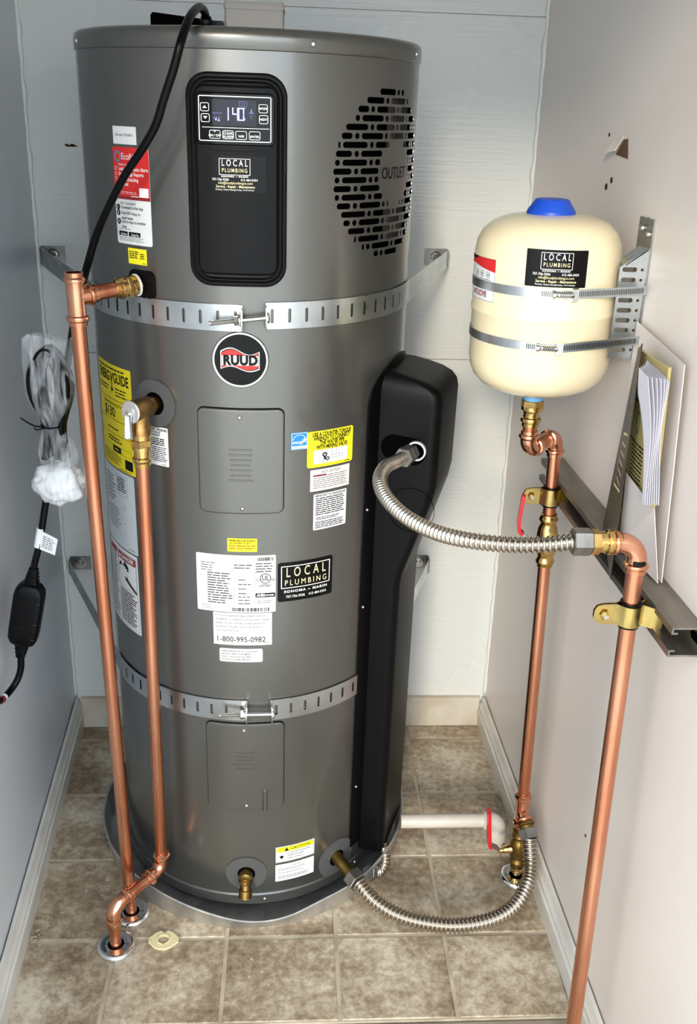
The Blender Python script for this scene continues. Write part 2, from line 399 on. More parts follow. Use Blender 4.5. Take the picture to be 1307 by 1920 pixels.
# ================================================================== the closet
YB = 0.2964; YF = -1.13; ZC = 2.30; ZL = 1.87
def XR(y, z): return .563-.024*(y-.296)-.009*z
def XL(y, z): return -.450-.045*(y-.296)+.005*z
def struct(o): o['kind'] = 'structure'; return o

# floor slab with vinyl tiles
g = G(); g.box(-.62, .75, -.556, .40, -.06, -.0016); floor = struct(g.out('floor', 'grout'))
TS = .2032; OX = -.0405; OY = -.3746; gap = .0072
def clip(poly, a, b, c):       # keep a*x+b*y<=c
    o = []
    for p, q in zip(poly, poly[1:]+poly[:1]):
        dp = a*p[0]+b*p[1]-c; dq = a*q[0]+b*q[1]-c
        if dp <= 0: o.append(p)
        if dp*dq < 0: t = dp/(dp-dq); o.append((p[0]+(q[0]-p[0])*t, p[1]+(q[1]-p[1])*t))
    return o
for i in range(-3, 4):
    for j in range(-2, 5):
        x0, y0 = OX+i*TS+gap/2, OY+j*TS+gap/2; x1, y1 = x0+TS-gap, y0+TS-gap
        def cl(p):
            p = clip(p, 1, .024, .5610+.024*.296-.001) if p else p
            p = clip(p, -1, -.045, .4490-.045*.296-.001) if p else p
            p = clip(p, 0, 1, YB-.012) if p else p
            return clip(p, 0, -1, .553) if p else p
        bot = cl([(x0, y0), (x1, y0), (x1, y1), (x0, y1)])
        if len(bot) < 3: continue
        mx = sum(p[0] for p in bot)/len(bot); my = sum(p[1] for p in bot)/len(bot); top = [(mx+(x-mx)*.982, my+(y-my)*.982) for x, y in bot]
        ar = abs(sum(p[0]*q[1]-p[1]*q[0] for p, q in zip(top, top[1:]+top[:1])))/2
        if ar < 2e-4: continue
        n = len(top); v = [(x, y, 0) for x, y in top]+[(x, y, -.0015) for x, y in bot]
        f = [tuple(range(n))]+[(k, k+n, (k+1) % n+n, (k+1) % n) for k in range(n)]
        build('tile', v, f, 'tile', floor, None)
# sill and ground outside
g = G(); g.box(-.62, .75, YF-.05, -.560, -.06, -.004); struct(g.out('trim_1', 'sill'))
g = G(); g.box(-14, 14, -24, YF-.05, -.20, -.12); struct(g.out('ground', 'concrete'))

def slab(name, m, inner, outer, y0, y1, z0, z1, parent=None):
    g = G(); p = []
    for z in (z0, z1):
        for fx, y in ((inner, y0), (outer, y0), (outer, y1), (inner, y1)): p.append((fx(y, z), y, z))
    g.hexa(p); bm = bmesh.new(); me = bpy.data.meshes.new('t'); me.from_pydata(g.v, [], g.f); bm.from_mesh(me); bmesh.ops.recalc_face_normals(bm, faces=bm.faces)
    g.f = [tuple(v.index for v in f.verts) for f in bm.faces]; bm.free()
    return g.out(name, m, parent, None)
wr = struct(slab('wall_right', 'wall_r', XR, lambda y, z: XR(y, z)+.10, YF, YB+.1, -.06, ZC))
wl = struct(slab('wall_left', 'wall_l', XL, lambda y, z: XL(y, z)-.10, YF, YB+.1, -.06, ZC))
# back wall: three painted sheets with thin joints
g = G(); g.box(-.56, .66, YB+.004, YB+.09, -.06, ZC); wb = struct(g.out('wall_back', 'trimback'))
for z0, z1 in ((-.01, .9375), (.9390, 1.5990), (1.6005, ZC)):
    g = G(); g.box(XL(YB, z0)-.004, XR(YB, z0)+.004, YB, YB+.0038, z0, z1); g.out('panel', 'wall_b', wb, None)
g = G(); g.box(-.62, .75, YF, YB+.1, ZC, ZC+.08); struct(g.out('ceiling', 'ceil'))
g = G(); g.box(-3.2, 3.2, YF-.09, YF, ZL, 3.0); g.box(-3.2, XL(YF, 1), YF-.09, YF, -.12, ZL); g.box(XR(YF, 1)+.0, 3.2, YF-.09, YF, -.12, ZL); struct(g.out('wall_front', 'ceil'))

# baseboards
def base_side(name, X, sgn):
    prof = [(0.0, .0), (.0135, .0), (.0155, .046), (.0155, .049), (.0120, .0505), (.0120, .064), (.0135, .0655), (.0120, .0675), (.0085, .073), (.0075, .080), (.0060, .0838), (.0015, .0845), (.0, .0845)]
    g = G(); ys = [YB-.011, .1, -.1, -.3, -.55, -.8, YF]; n = len(prof); v = []; f = []
    for y in ys:
        for t, z in prof: v.append((X(y, z)+sgn*(t+.003), y, z))
    for i in range(len(ys)-1):
        for k in range(n):
            a = i*n+k; b = i*n+(k+1) % n; f.append((a, b, b+n, a+n) if sgn > 0 else (a, a+n, b+n, b))
    f.append(tuple(range(n)) if sgn < 0 else tuple(range(n-1, -1, -1))); k = (len(ys)-1)*n; f.append(tuple(range(k+n-1, k-1, -1)) if sgn < 0 else tuple(range(k, k+n)))
    return struct(build(name, v, f, 'trim', None, 30))
base_side('baseboard_left', XL, 1); base_side('baseboard_right', XR, -1)
g = G(); x0, x1 = XL(YB, .05)+.016, XR(YB, .05)-.016; y = YB
g.box(x0, x1, y-.0105, y-.0005, .0005, .0645); g.box(x0, x1, y-.0125, y-.0005, .0655, .0845); g.box(x0, x1, y-.008, y-.0005, .0640, .0660); struct(g.out('baseboard_back', 'trimback', None, None))
# lumpy caulk in the back corners
for nm, X, s in (('trim_2', XL, 1), ('trim_3', XR, -1)):
    P = []; rr = []
    for k in range(140):
        z = .086+k*.0157; P.append((X(YB, z)+s*(.0015+.0012*math.sin(k*1.7)), YB-.0015-.001*math.sin(k*2.3), z)); rr.append(.004+.0016*random.random()+.001*math.sin(k*.9))
    struct(tube(P, rr, 8).out(nm, 'caulk', None, 180))
# right wall: torn paper flap, holes
tp = lambda y, z, o: (XR(y, z)-o, y, z)
g = G(); g.add([tp(-.176, 1.378, .0006), tp(-.232, 1.374, .0006), tp(-.222, 1.402, .0006), tp(-.205, 1.40, .0006)], [(0, 1, 2, 3)]); g.out('torn_patch', 'brownboard', wr, None)
a = [tp(-.168, 1.399, .001), tp(-.2065, 1.405, .001), tp(-.200, 1.384, .010), tp(-.158, 1.378, .012)]
g = G(); g.hexa(a[0:4]+[p for p in [tp(-.168, 1.399, .0018), tp(-.2065, 1.405, .0018), tp(-.200, 1.384, .0112), tp(-.158, 1.378, .0132)]]); g.out('paper_flap', 'torn', wr, None)
for y, z, r in ((-.150, 1.3292, .0055), (-.171, 1.3402, .0048), (-.135, 1.405, .003), (-.345, 1.30, .003), (-.335, 1.285, .002), (-.05, .50, .0025), (-.40, .70, .003), (-.45, .30, .003)):
    lathe((XR(y, z)-.0008, y, z), (1, 0, 0), [(0, r), (.0012, r*.9)], 10).out('nail_hole', 'hole', wr, None)
g = G()
for k in range(9): g.box(-.372+.0*k+k*.0021, -.368+k*.0024, YB-.0012, YB+.001, 1.3435+.0012*math.sin(k*2), 1.3465+.0015*math.sin(k*1.3+1))
g.out('gouge', 'brownboard', wb, None)

# ================================================================== water heater
AX, AY, RT = 0.0, -.035, .26723
def cyl(R):
    def mp(u, v, h):
        a = u/RT; return ((R+h)*math.sin(a)+AX, AY-(R+h)*math.cos(a), v)
    return mp
CM = cyl(RT); U = lambda deg: R_(deg)*RT
heater = thing('water_heater', (AX, AY, .006), 'tall grey heat pump water heater with black control panel, standing in the drain pan', 'water heater')

# jacket: grid with an opening for the outlet grille
VT0, VT1, VZ0, VZ1 = 24, 84, 1.205, 1.475
zs = [.036, .2, .5, .9, VZ0, 1.30, 1.38, VZ1, 1.4965]; st = 3; nt = 360//st; v = []; f = []; nr = []
for z in zs:
    for k in range(nt):
        a = R_(k*st); v.append((AX+RT*math.sin(a), AY-RT*math.cos(a), z)); nr.append((math.sin(a), -math.cos(a), 0))
for i in range(len(zs)-1):
    for k in range(nt):
        if VT0 <= k*st < VT1 and VZ0 <= zs[i] < VZ1: continue
        a = i*nt+k; b = i*nt+(k+1) % nt; f.append((a, b, b+nt, a+nt))
build('jacket', v, f, 'jacket', heater, 180, nrm=nr)
# grille: brick pattern of slots and round holes inside a circle, blank middle with lettering
loops = [[(U(VT0), VZ0), (U(VT1), VZ0), (U(VT1), VZ1), (U(VT0), VZ1)]]
cu_, cz_, cr_ = U(53.5), 1.3400, .1185; per = U(13.6); sl = U(10.2); hh = .0042
for rI in range(20):
    z = cz_+(rI-9.5)*.01195
    q = cr_**2-(abs(z-cz_))**2
    if q <= 0: continue
    w = math.sqrt(q); ph = U(29.6) if rI % 2 else U(36.8)
    e = 1-((z-cz_-.001)/.046)**2; bl = (U(57.0)-.047*math.sqrt(e), U(57.0)+.050*math.sqrt(e)) if e > 0 else None
    k = -3
    while True:
        c = ph+per*k; k += 1
        if c > cu_+w+per: break
        for a, b, rd in ((c-.0042, c+.0042, True), (c+per/2-sl/2+.0005, c+per/2+sl/2-.0005, False)):
            segs = [(max(a, cu_-w), min(b, cu_+w))]
            if bl: segs = [s for x, y in segs for s in ((x, min(y, bl[0])), (max(x, bl[1]), y))]
            for x, y in segs:
                if y-x < .0035: continue
                loops.append(rrect(x, z-hh, y, z+hh, hh*.98, 4))
bm = fillmesh(loops); cuts(bm, U(2)); bm.verts.ensure_lookup_table()
v = []; nr = []; f = []
for q in bm.verts:
    v.append(CM(q.co.x, q.co.y, 0)); a = q.co.x/RT; nr.append((math.sin(a), -math.cos(a), 0))
nn = len(v); rim = []
for q in bm.faces:
    if q.normal.z < 0: q.normal_flip()
    f.append(tuple(x.index for x in q.verts))
for e in bm.edges:
    if len(e.link_faces) == 1:
        x, y = e.verts[0].co, e.verts[1].co
        if min(x.x, y.x) < U(VT0)+1e-4 or max(x.x, y.x) > U(VT1)-1e-4 or min(x.y, y.y) < VZ0+1e-4 or max(x.y, y.y) > VZ1-1e-4: continue
        rim.append((e.verts[0].index, e.verts[1].index))
bm.free()
grille = build('outlet_grille', v, f, 'jacket', heater, 180, nrm=nr)
rv = []; rf = []
for a, b in rim:
    k = len(rv); A = Vector(v[a]); B = Vector(v[b]); na = Vector(nr[a])*.0012; nb = Vector(nr[b])*.0012
    rv += [A, B, B-nb, A-na]; rf.append((k, k+1, k+2, k+3))
build('slot_edges', rv, rf, 'galv', grille, None)
pr_ = Print(CM, U(56.6), 1.3412, h=.0005)
pr_.text('OUTLET', 0, 0, .0235, 'ink', 'CENTER', 0, .86); pr_.out('lettering', grille)
# dark fan housing and fins seen through the slots
g = G(); v = []; f = []
for i, z in enumerate((1.195, 1.485)):
    for k in range(33):
        a = R_(20+k*2.1); v.append((AX+(RT-.03)*math.sin(a), AY-(RT-.03)*math.cos(a), z))
for k in range(32): f.append((k, k+1, k+34, k+33))
build('fan_housing', v, f, 'void', heater, 60)
g = G()
for k in range(12):
    a = R_(60+k*2.0); x, y = math.sin(a), -math.cos(a)
    for z0, z1 in ((1.24, 1.45),):
        p = [Vector((AX+(RT-.024)*x, AY+(RT-.024)*y, z0)), Vector((AX+(RT-.014)*x, AY+(RT-.014)*y, z0))]; t = Vector((-y, x, 0))*.0006
        g.hexa([p[0]-t, p[1]-t, p[1]+t, p[0]+t]+[q+Vector((0, 0, z1-z0)) for q in (p[0]-t, p[1]-t, p[1]+t, p[0]+t)])
g.out('coil_fins', 'fin', heater, None)
# cap, base
lathe((AX, AY, 0), (0, 0, 1), [(1.4965, RT-.004), (1.4968, RT+.0012), (1.4978, RT+.0022), (1.512, RT+.0022), (1.5195, RT+.0012), (1.5235, RT-.004), (1.525, RT-.012), (1.530, .15), (1.531, .01)], 96).out('top_cap', 'jacket', heater, 50)
lathe((AX, AY, 0), (0, 0, 1), [(.014, RT-.006), (.014, RT+.0035), (.0345, RT+.0035), (.0372, RT+.001), (.0375, RT-.004)], 96).out('base_ring', 'jacket2', heater, 40)
lathe((AX, AY, 0), (0, 0, 1), [(.0065, RT-.012), (.0145, RT-.012)], 64).out('foam_base', 'void', heater, 40)
def screw(th, z, parent, r=.0042, m='zinc', h=.0):
    a = R_(th); d = Vector((math.sin(a), -math.cos(a), 0)); p = Vector((AX, AY, z))+d*(RT+h)
    return lathe(p-d*.0012, d, [(0, r), (.0016, r), (.003, r*.75), (.0036, r*.3)], 12).out('screw', m, parent, 50)
for th in (20.6, -68, 70): screw(th, 1.508, heater, .0042, 'zinc', .0022)
for th in (5.9, -42.5, 50): screw(th, .024, heater, .0042, 'zinc', .0035)

# control panel
T0, T1, Z0, Z1 = -16.5, 12.95, 1.1869, 1.4695
def loopR(u0, v0, u1, v1, r):
    return lambda i: rrect(u0+i, v0+i, u1-i, v1-i, max(r-i*.75, .002), 8)
panel = rings('control_panel', loopR(U(T0), Z0, U(T1), Z1, .030), [(0, 0), (.0006, .006), (.003, .0085), (.0062, .0085), (.0085, .0058), (.0105, .0058), (.013, .0030), (.016, .0026)], CM, 'black', heater, .006)
rings('door', loopR(U(-13.9), Z0+.0165, U(10.3), Z1-.016, .012), [(0, .0028), (.0015, .0052), (.003, .006)], CM, 'blackpanel', panel, .006)
rings('latch', loopR(U(11.5), 1.344, U(12.8), 1.363, .001), [(0, .004), (.0004, .0092)], CM, 'blackpanel', panel, .006)
disp = lambda x: U(-12.27+(x-376)*.1549); dz = lambda y: 1.440-(y-178)*.000672
bez = rings('display_bezel', loopR(disp(369), dz(271), disp(514), dz(171), .007), [(0, .005), (.001, .0105), (.002, .0115)], CM, 'gloss', panel, .006)
# curved lower lip of the bezel
lip = [(disp(372), dz(270)), (disp(512), dz(270)), (disp(500), dz(276)), (disp(470), dz(280)), (disp(442), dz(281)), (disp(410), dz(280)), (disp(384), dz(276))][::-1]
sheet('lower_lip', [lip], CM, 'black', panel, .0088, .004, U(2))
pr_ = Print(CM, 0, 0, h=.0117)
pr_.shape([rrect(disp(376), dz(263), disp(507), dz(178), .0022, 3), rrect(disp(376)+.0012, dz(263)+.0012, disp(507)-.0012, dz(178)-.0012, .0012, 3)], 'wink')
pr_.rect(disp(382), dz(237.6), disp(503), dz(236.6), 'wink')
pr_.out('white_frame', panel)
rings('lcd_screen', loopR(disp(400.5), dz(234), disp(481), dz(184), .0008), [(0, .0112), (.0003, .0120)], CM, 'lcd', panel, .006)
pr_ = Print(CM, 0, 0, h=.0123)
def seg7(x, y, w, hgt, on, t):
    # seven-segment digit by strokes
    mid = y+hgt/2
    S = {'a': (x, y+hgt, x+w, y+hgt), 'g': (x, mid, x+w, mid), 'd': (x, y, x+w, y), 'f': (x, mid, x, y+hgt), 'b': (x+w, mid, x+w, y+hgt), 'e': (x, y, x, mid), 'c': (x+w, y, x+w, mid)}
    for k in on:
        x0, y0, x1, y1 = S[k]
        pr_.rect(min(x0, x1)-t/2, min(y0, y1)-t/2, max(x0, x1)+t/2, max(y0, y1)+t/2, 'lit')
b0 = dz(222); seg7(disp(424), b0, .0045, .0145, 'bc', .0017); seg7(disp(438.5), b0, .0062, .0145, 'fgbc', .0017); seg7(disp(449), b0, .0062, .0145, 'abcdef', .0017)
pr_.text('F', disp(459.5), dz(221), .0042, 'lit', bold=.02); pr_.text('\u00b0', disp(460), dz(203), .006, 'lit')
pr_.border(disp(449.5), dz(197.5), disp(464), dz(187), .0006, 'dimlit', .0018); pr_.text('VACA', disp(456.8), dz(190.7), .0022, 'dimlit'); pr_.text('TION', disp(456.8), dz(194), .0022, 'dimlit')
pr_.text('HEATING', disp(410.5), dz(210.3), .0030, 'dimlit', bold=.02); pr_.text('SCROLL', disp(410.5), dz(218.5), .0030, 'dimlit', bold=.02)
for sx_, dn in ((408, 1), (413, 0)):
    x = disp(sx_); y = dz(222.5); k = .0016
    pr_.poly([(x-k, y+k), (x, y-k), (x+k, y+k)] if dn else [(x-k, y-k), (x+k, y-k), (x, y+k)], [(0, 1, 2)], 'lit')
x, y = disp(470.5), dz(206); pr_.poly([(x-.0035, y-.003), (x-.001, y-.001), (x+.0005, y+.005), (x+.002, y), (x+.004, y-.003), (x, y-.002)], [(0, 1, 5), (1, 2, 3, 5), (3, 4, 5)], 'dimlit')
pr_.text('WIFI', disp(471), dz(214), .0022, 'dimlit'); pr_.text('ON', disp(471), dz(218), .0022, 'dimlit'); pr_.out('display_segments', panel)
for (px, py, tx, w) in ((388, 199.5, 'up', 17), (388.8, 219.7, 'dn', 17), (492.3, 199.5, 'MODE', 17), (493, 219.7, 'NEXT', 17), (405.6, 250, 'ON / OFF', 21), (429.6, 250, 'CLEAR', 21), (453, 250.4, 'WiFi', 21), (477, 250.4, 'ENTER', 21)):
    bt = rings('button', loopR(disp(px-w/2), dz(py+8.5), disp(px+w/2), dz(py-8.5), .0026), [(0, .0113), (.0006, .0125), (.0014, .0125), (.002, .0120)], CM, 'gloss', panel, .006)
pr_ = Print(CM, 0, 0, h=.0128)
for (px, py, tx, w) in ((388, 199.5, 'up', 17), (388.8, 219.7, 'dn', 17), (492.3, 199.5, 'MODE', 17), (493, 219.7, 'NEXT', 17), (405.6, 250, 'ON / OFF', 21), (429.6, 250, 'CLEAR', 21), (453, 250.4, 'WiFi', 21), (477, 250.4, 'ENTER', 21)):
    pr_.border(disp(px-w/2)+.0003, dz(py+8.5)+.0003, disp(px+w/2)-.0003, dz(py-8.5)-.0003, .00075, 'wink', .0022)
    x, y = disp(px), dz(py)
    if tx == 'up': pr_.poly([(x-.003, y-.0015), (x+.003, y-.0015), (x, y+.002)], [(0, 1, 2)], 'wink')
    elif tx == 'dn': pr_.poly([(x-.003, y+.002), (x, y-.0015), (x+.003, y+.002)], [(0, 1, 2)], 'wink')
    elif tx == 'CLEAR': pr_.text('CLEAR', x, y+.0017, .0042, 'wink', bold=.02); pr_.text('ALARM', x, y-.0024, .0042, 'wink', bold=.02)
    else: pr_.text(tx, x, y-(.0015 if py > 240 else 0), .0041, 'wink', bold=.02, sx=.95)
x, y = disp(405.6), dz(243.5); pr_.rect(x-.0012, y-.0012, x+.0012, y+.0012, 'lit'); pr_.out('button_lettering', panel)

def sticker(name, label, t0, t1, z0, z1, m, draw, r=.002, mp=CM, h=.0005, parent=heater, rot=0.0):
    W, H = U(t1-t0), z1-z0; c, s = math.cos(rot), math.sin(rot)
    loop = [(U(t0)+x*c-y*s, z0+x*s+y*c) for x, y in rrect(0, 0, W, H, r, 4)]
    o = sheet(name, [loop], mp, m, parent, h, .0004, U(2.5))
    if label: o['label'] = label
    p = Print(mp, U(t0), z0, rot, h+.0003); draw(p, W, H)
    if p.f: p.out('lettering', o)
    return o
def local_small(p, W, H):
    p.border(W*.235, H*.475, W*.745, H*.93, H*.014, 'wink', .0004)
    p.text('LOCAL', W*.49, H*.80, H*.25, 'wink', bold=.008, sx=.68, spacing=1.6); p.text('PLUMBING', W*.49, H*.60, H*.155, 'gold', bold=.004, sx=.78, spacing=1.35)
    p.text('SONOMA ~ MARIN', W*.49, H*.435, H*.062, 'wink', bold=.03, sx=1.25, spacing=1.2)
    p.text('707-706-9506', W*.115, H*.345, H*.10, 'wink', 'LEFT', sx=.86); p.text('415-484-0454', W*.865, H*.345, H*.10, 'wink', 'RIGHT', sx=.86)
    p.text('info@localplumbingco.com', W*.5, H*.255, H*.10, 'gold', sx=.9)
    p.text('Service - Repair - Maintenance', W*.5, H*.155, H*.10, 'gold', bold=.01, sx=.9); p.text('Plumbing - Radiant Heating/Cooling - Fire Protection', W*.49, H*.07, H*.062, 'wink', sx=.83)
def local_big(p, W, H):
    p.border(W*.055, H*.34, W*.945, H*.91, H*.02, 'wink', .0006)
    p.text('LOCAL', W*.5, H*.735, H*.34, 'gold', bold=.004, sx=.62, spacing=1.75); p.text('PLUMBING', W*.5, H*.475, H*.20, 'gold', bold=.0, sx=.80, spacing=1.5)
    p.text('SONOMA ~ MARIN', W*.5, H*.255, H*.088, 'wink', bold=.03, sx=1.2, spacing=1.25); p.text('707-706-9506', W*.14, H*.12, H*.095, 'wink', 'LEFT', sx=.86); p.text('415-484-0454', W*.88, H*.12, H*.095, 'wink', 'RIGHT', sx=.86)
sticker('plumber_sticker', 'small black plumber sticker on the control panel door', -11.1, 6.6, 1.317, 1.3645, 'blklabel', local_small, .0006, CM, .0064, panel)
sticker('plumber_sticker', 'large black plumber sticker beside the rating plate', 10.8, 31.9, .6662, .7385, 'blklabel', local_big, .004)

def d_dr(p, W, H): p.text('DR-ready: CTA-2045-A', W*.5, H*.52, H*.20, 'ink', sx=.78)
sticker('white_label', None, -45.0, -34.6, 1.3722, 1.3960, 'white', d_dr, .0004)
def d_red(p, W, H):
    y0 = H*.47
    p.shape([rrect(0, y0, W, H, .003, 4)], 'redlabel'); p.rect(0, y0, W, y0+.0045, 'darkred', .0001)
    p.shape([circle(W*.15, H*.905, .0075), circle(W*.15, H*.905, .0056)], 'skyblue', .0002); p.shape([circle(W*.15+.0006, H*.903, .0054), circle(W*.15+.0006, H*.903, .0042)], 'orangeink', .0003)
    p.text('EcoNet', W*.27, H*.905, .0125, 'wink', 'LEFT', sx=.9, lift=.0002)
    p.text('Mobile App', W*.17, H*.825, .0042, 'wink', 'LEFT', lift=.0002)
    for s, yy in (('Leak & Diagnostic Alerts', .782), ('Smart Usage Reports', .73), ('Away Scheduling', .675), ('& More!', .627)): p.text(s, W*.17, H*yy, .0068, 'wink', 'LEFT', .015, .86, lift=.0002)
    for yy in (.785, .732, .68): p.shape([circle(W*.08, H*yy, .0026, n=16), circle(W*.08, H*yy, .0021, n=16)], 'wink', .0002)
    p.fine(W*.2, H*.555, W*.7, H*.525, 2, 'wink', .3); p.rect(W*.50, H*.502, W*.71, H*.511, 'wink', .0002)
    p.rect(W*.73, H*.505, W*.965, H*.60, 'wink', .0002)
    p.text('Get Connected', W*.16, H*.43, .0052, 'greyink', 'LEFT')
    for n, yy, a, b in (('1', .385, 'Download EcoNet App', ''), ('2', .325, 'Press WiFi Setup on', 'water heater'), ('3', .235, 'Use the App to complete', 'setup')):
        p.shape([circle(W*.085, H*yy, .0042, n=20)], 'ink'); p.text(n, W*.085, H*yy, .0058, 'wink', bold=.03, lift=.0002)
        p.text(a, W*.18, H*yy, .0058, 'ink', 'LEFT', .008, .82); 
        if b: p.text(b, W*.18, H*yy-.0068, .0058, 'ink', 'LEFT', .008, .82)
    p.fine(W*.08, H*.165, W*.45, H*.148, 1, 'greyink', .3)
    for xa, xb, tt in ((.07, .34, 'App Store'), (.37, .70, 'Google Play')):
        p.shape([rrect(W*xa, H*.085, W*xb, H*.133, .0008, 3)], 'ink'); p.text(tt, W*(xa+xb)/2+.0015, H*.104, .0046, 'wink', sx=.7, bold=.01, lift=.0002)
    p.fine(W*.08, H*.078, W*.80, H*.03, 3, 'greyink', .3)
sticker('app_label', 'tall red and white app label left of the control panel', -45.6, -30.1, 1.2340, 1.3685, 'white', d_red, .0035)
def d_y1(p, W, H):
    p.fine(W*.07, H*.84, W*.60, H*.34, 4, 'ink', .5); p.fine(W*.68, H*.74, W*.95, H*.34, 3, 'ink', .5); p.rect(W*.64, H*.15, W*.645, H*.9, 'ink'); p.fine(W*.78, H*.13, W*.96, H*.07, 1, 'ink', .7)
sticker('yellow_label', None, -40.7, -32.7, 1.2062, 1.2290, 'yellow', d_y1, .0003)
def d_eg(p, W, H):
    p.fine(W*.05, H*.975, W*.95, H*.945, 1, 'ink', .5)
    p.text('ENERG', W*.478, H*.880, .0235, 'ink', 'RIGHT', .022, .66); p.text('GUIDE', W*.582, H*.880, .0235, 'ink', 'LEFT', .022, .66)
    p.line(W*.495, H*.93, W*.525, H*.865, .0028); p.line(W*.575, H*.93, W*.525, H*.84, .0028); p.rect(W*.525-.0014, H*.775, W*.525+.0014, H*.865)
    p.poly([(W*.525-.005, H*.78), (W*.525, H*.735), (W*.525+.005, H*.78)], [(0, 1, 2)], 'ink')
    p.fine(W*.05, H*.80, W*.44, H*.74, 2, 'ink', .4); p.fine(W*.62, H*.80, W*.94, H*.71, 3, 'ink', .4)
    p.rect(W*.05, H*.672, W*.95, H*.676); p.text('Estimated Yearly Energy Cost', W*.5, H*.63, .0068, 'ink', bold=.01, sx=.86)
    p.text('$130', W*.40, H*.545, .0235, 'ink', bold=.01, sx=.9)
    p.rect(W*.05, H*.475, W*.95, H*.479); p.fine(W*.3, H*.40, W*.72, H*.375, 1, 'ink', .5)
    p.rect(W*.05, H*.335, W*.95, H*.339); p.fine(W*.30, H*.31, W*.72, H*.255, 2, 'ink', .5)
    p.border(W*.20, H*.165, W*.93, H*.225, .0004, 'ink', .0002); p.rect(W*.44, H*.165, W*.68, H*.225, 'ink'); p.rect(W*.50, H*.19, W*.62, H*.20, 'egyellow', .0002)
    p.fine(W*.08, H*.15, W*.72, H*.035, 6, 'ink', .36); p.rect(W*.77, H*.04, W*.95, H*.135, 'ink'); p.fine(W*.6, H*.022, W*.95, H*.008, 1, 'ink', .5)
sticker('energy_label', 'yellow energy guide label', -69.5, -43.3, .8600, 1.0385, 'egyellow', d_eg, .003)
def d_gr(p, W, H):
    p.border(W*.52, H*.70, W*.83, H*.95, .0004, 'greyink', .001); p.fine(W*.56, H*.93, W*.80, H*.74, 6, 'ink', .45)
    for k in range(26):
        x = W*random.uniform(.1, .75); y = H*random.uniform(.2, .95); q = random.uniform(.0015, .006)
        p.line(x, y, x+q*random.uniform(-1, 1), y-q, .0008, 'greyink')
    p.fine(W*.1, H*.9, W*.48, H*.55, 7, 'greyink', .3); p.fine(W*.12, H*.5, W*.6, H*.2, 7, 'greyink', .25); p.fine(W*.78, H*.05, W*.95, H*.03, 1, 'ink', .4)
sticker('diagram_label', 'pale grey diagram label under the energy guide', -71.0, -44.7, .7135, .8570, 'greypaper', d_gr, .003)
def d_dg(p, W, H):
    p.border(W*.04, H*.03, W*.97, H*.965, .0005, 'ink', .001); p.rect(W*.40, H*.03, W*.405, H*.965); p.fine(W*.06, H*.94, W*.37, H*.05, 26, 'greyink', .45)
    p.rect(W*.06, H*.90, W*.37, H*.95, 'darkred', .0002); p.rect(W*.42, H*.865, W*.955, H*.95, 'darkred', .0002)
    p.text('DANGER', W*.73, H*.907, .0112, 'wink', bold=.02, sx=.95, lift=.0004); x, y = W*.485, H*.905; p.poly([(x-.004, y-.0035), (x+.004, y-.0035), (x, y+.0045)], [(0, 1, 2)], 'wink', .0004)
    p.shape([circle(W*.50, H*.80, .0035), ], 'ink'); p.shape([circle(W*.47, H*.785, .003)], 'ink'); p.rect(W*.56, H*.79, W*.74, H*.812); p.shape([circle(W*.65, H*.825, .004)], 'ink'); p.rect(W*.70, H*.745, W*.745, H*.81); p.shape([circle(W*.68, H*.80, .005)], 'ink')
    p.border(W*.42, H*.52, W*.955, H*.86, .0004, 'ink', .0006); p.line(W*.44, H*.72, W*.93, H*.70, .0006)
    p.shape([[(W*.62, H*.66), (W*.66, H*.655), (W*.70, H*.675), (W*.705, H*.655), (W*.77, H*.62), (W*.95, H*.545), (W*.95, H*.51), (W*.74, H*.58), (W*.66, H*.61), (W*.61, H*.625), (W*.655, H*.635), (W*.60, H*.65)]], 'purplebrown')
    p.fine(W*.43, H*.49, W*.95, H*.06, 15, 'ink', .5)
sticker('danger_label', 'white danger label with dark red heading', -70.6, -45.5, .5560, .7105, 'white', d_dg, .003)
def d_tp(p, W, H):
    for k, s in enumerate(('TEMPERATURE - PRESSURE', 'RELIEF VALVE', 'IMPORTANT')): p.text(s, W*.52, H*(.93-.075*k), .0052, 'ink', bold=.02, sx=.84)
    p.fine(W*.08, H*.72, W*.94, H*.52, 4, 'ink', .55, ragged=.1); p.fine(W*.08, H*.50, W*.95, H*.10, 8, 'greyink', .45, ragged=.1); p.fine(W*.75, H*.055, W*.93, H*.03, 1, 'ink', .5)
sticker('valve_label', 'white label behind the relief valve drop pipe', -39.5, -27.4, .8945, .9590, 'white', d_tp, .002)
def d_es(p, W, H):
    p.border(W*.03, H*.03, W*.97, H*.97, .0006, 'wink', .0003)
    n = 14; A = [(W*.5+W*.40*math.cos(R_(10+160*k/n)), H*.50+H*.36*math.sin(R_(10+160*k/n))) for k in range(n+1)]
    for a, b in zip(A, A[1:]): p.line(*a, *b, .0007, 'wink')
    p.text('energy', W*.40, H*.44, H*.27, 'wink', shear=.25, bold=.01, sx=.86); p.rect(W*.08, H*.08, W*.92, H*.22, 'wink'); p.text('ENERGY STAR', W*.5, H*.15, H*.105, 'skyblue', bold=.02, lift=.0002)
    st_ = [(W*.80+(.0048 if k % 2 == 0 else .002)*math.sin(R_(36*k)), H*.52+(.0048 if k % 2 == 0 else .002)*math.cos(R_(36*k))) for k in range(10)]; p.shape([st_[::-1]], 'wink')
sticker('blue_star_label', 'small blue energy label', 15.1, 21.0, .9335, .9617, 'skyblue', d_es, .0004)
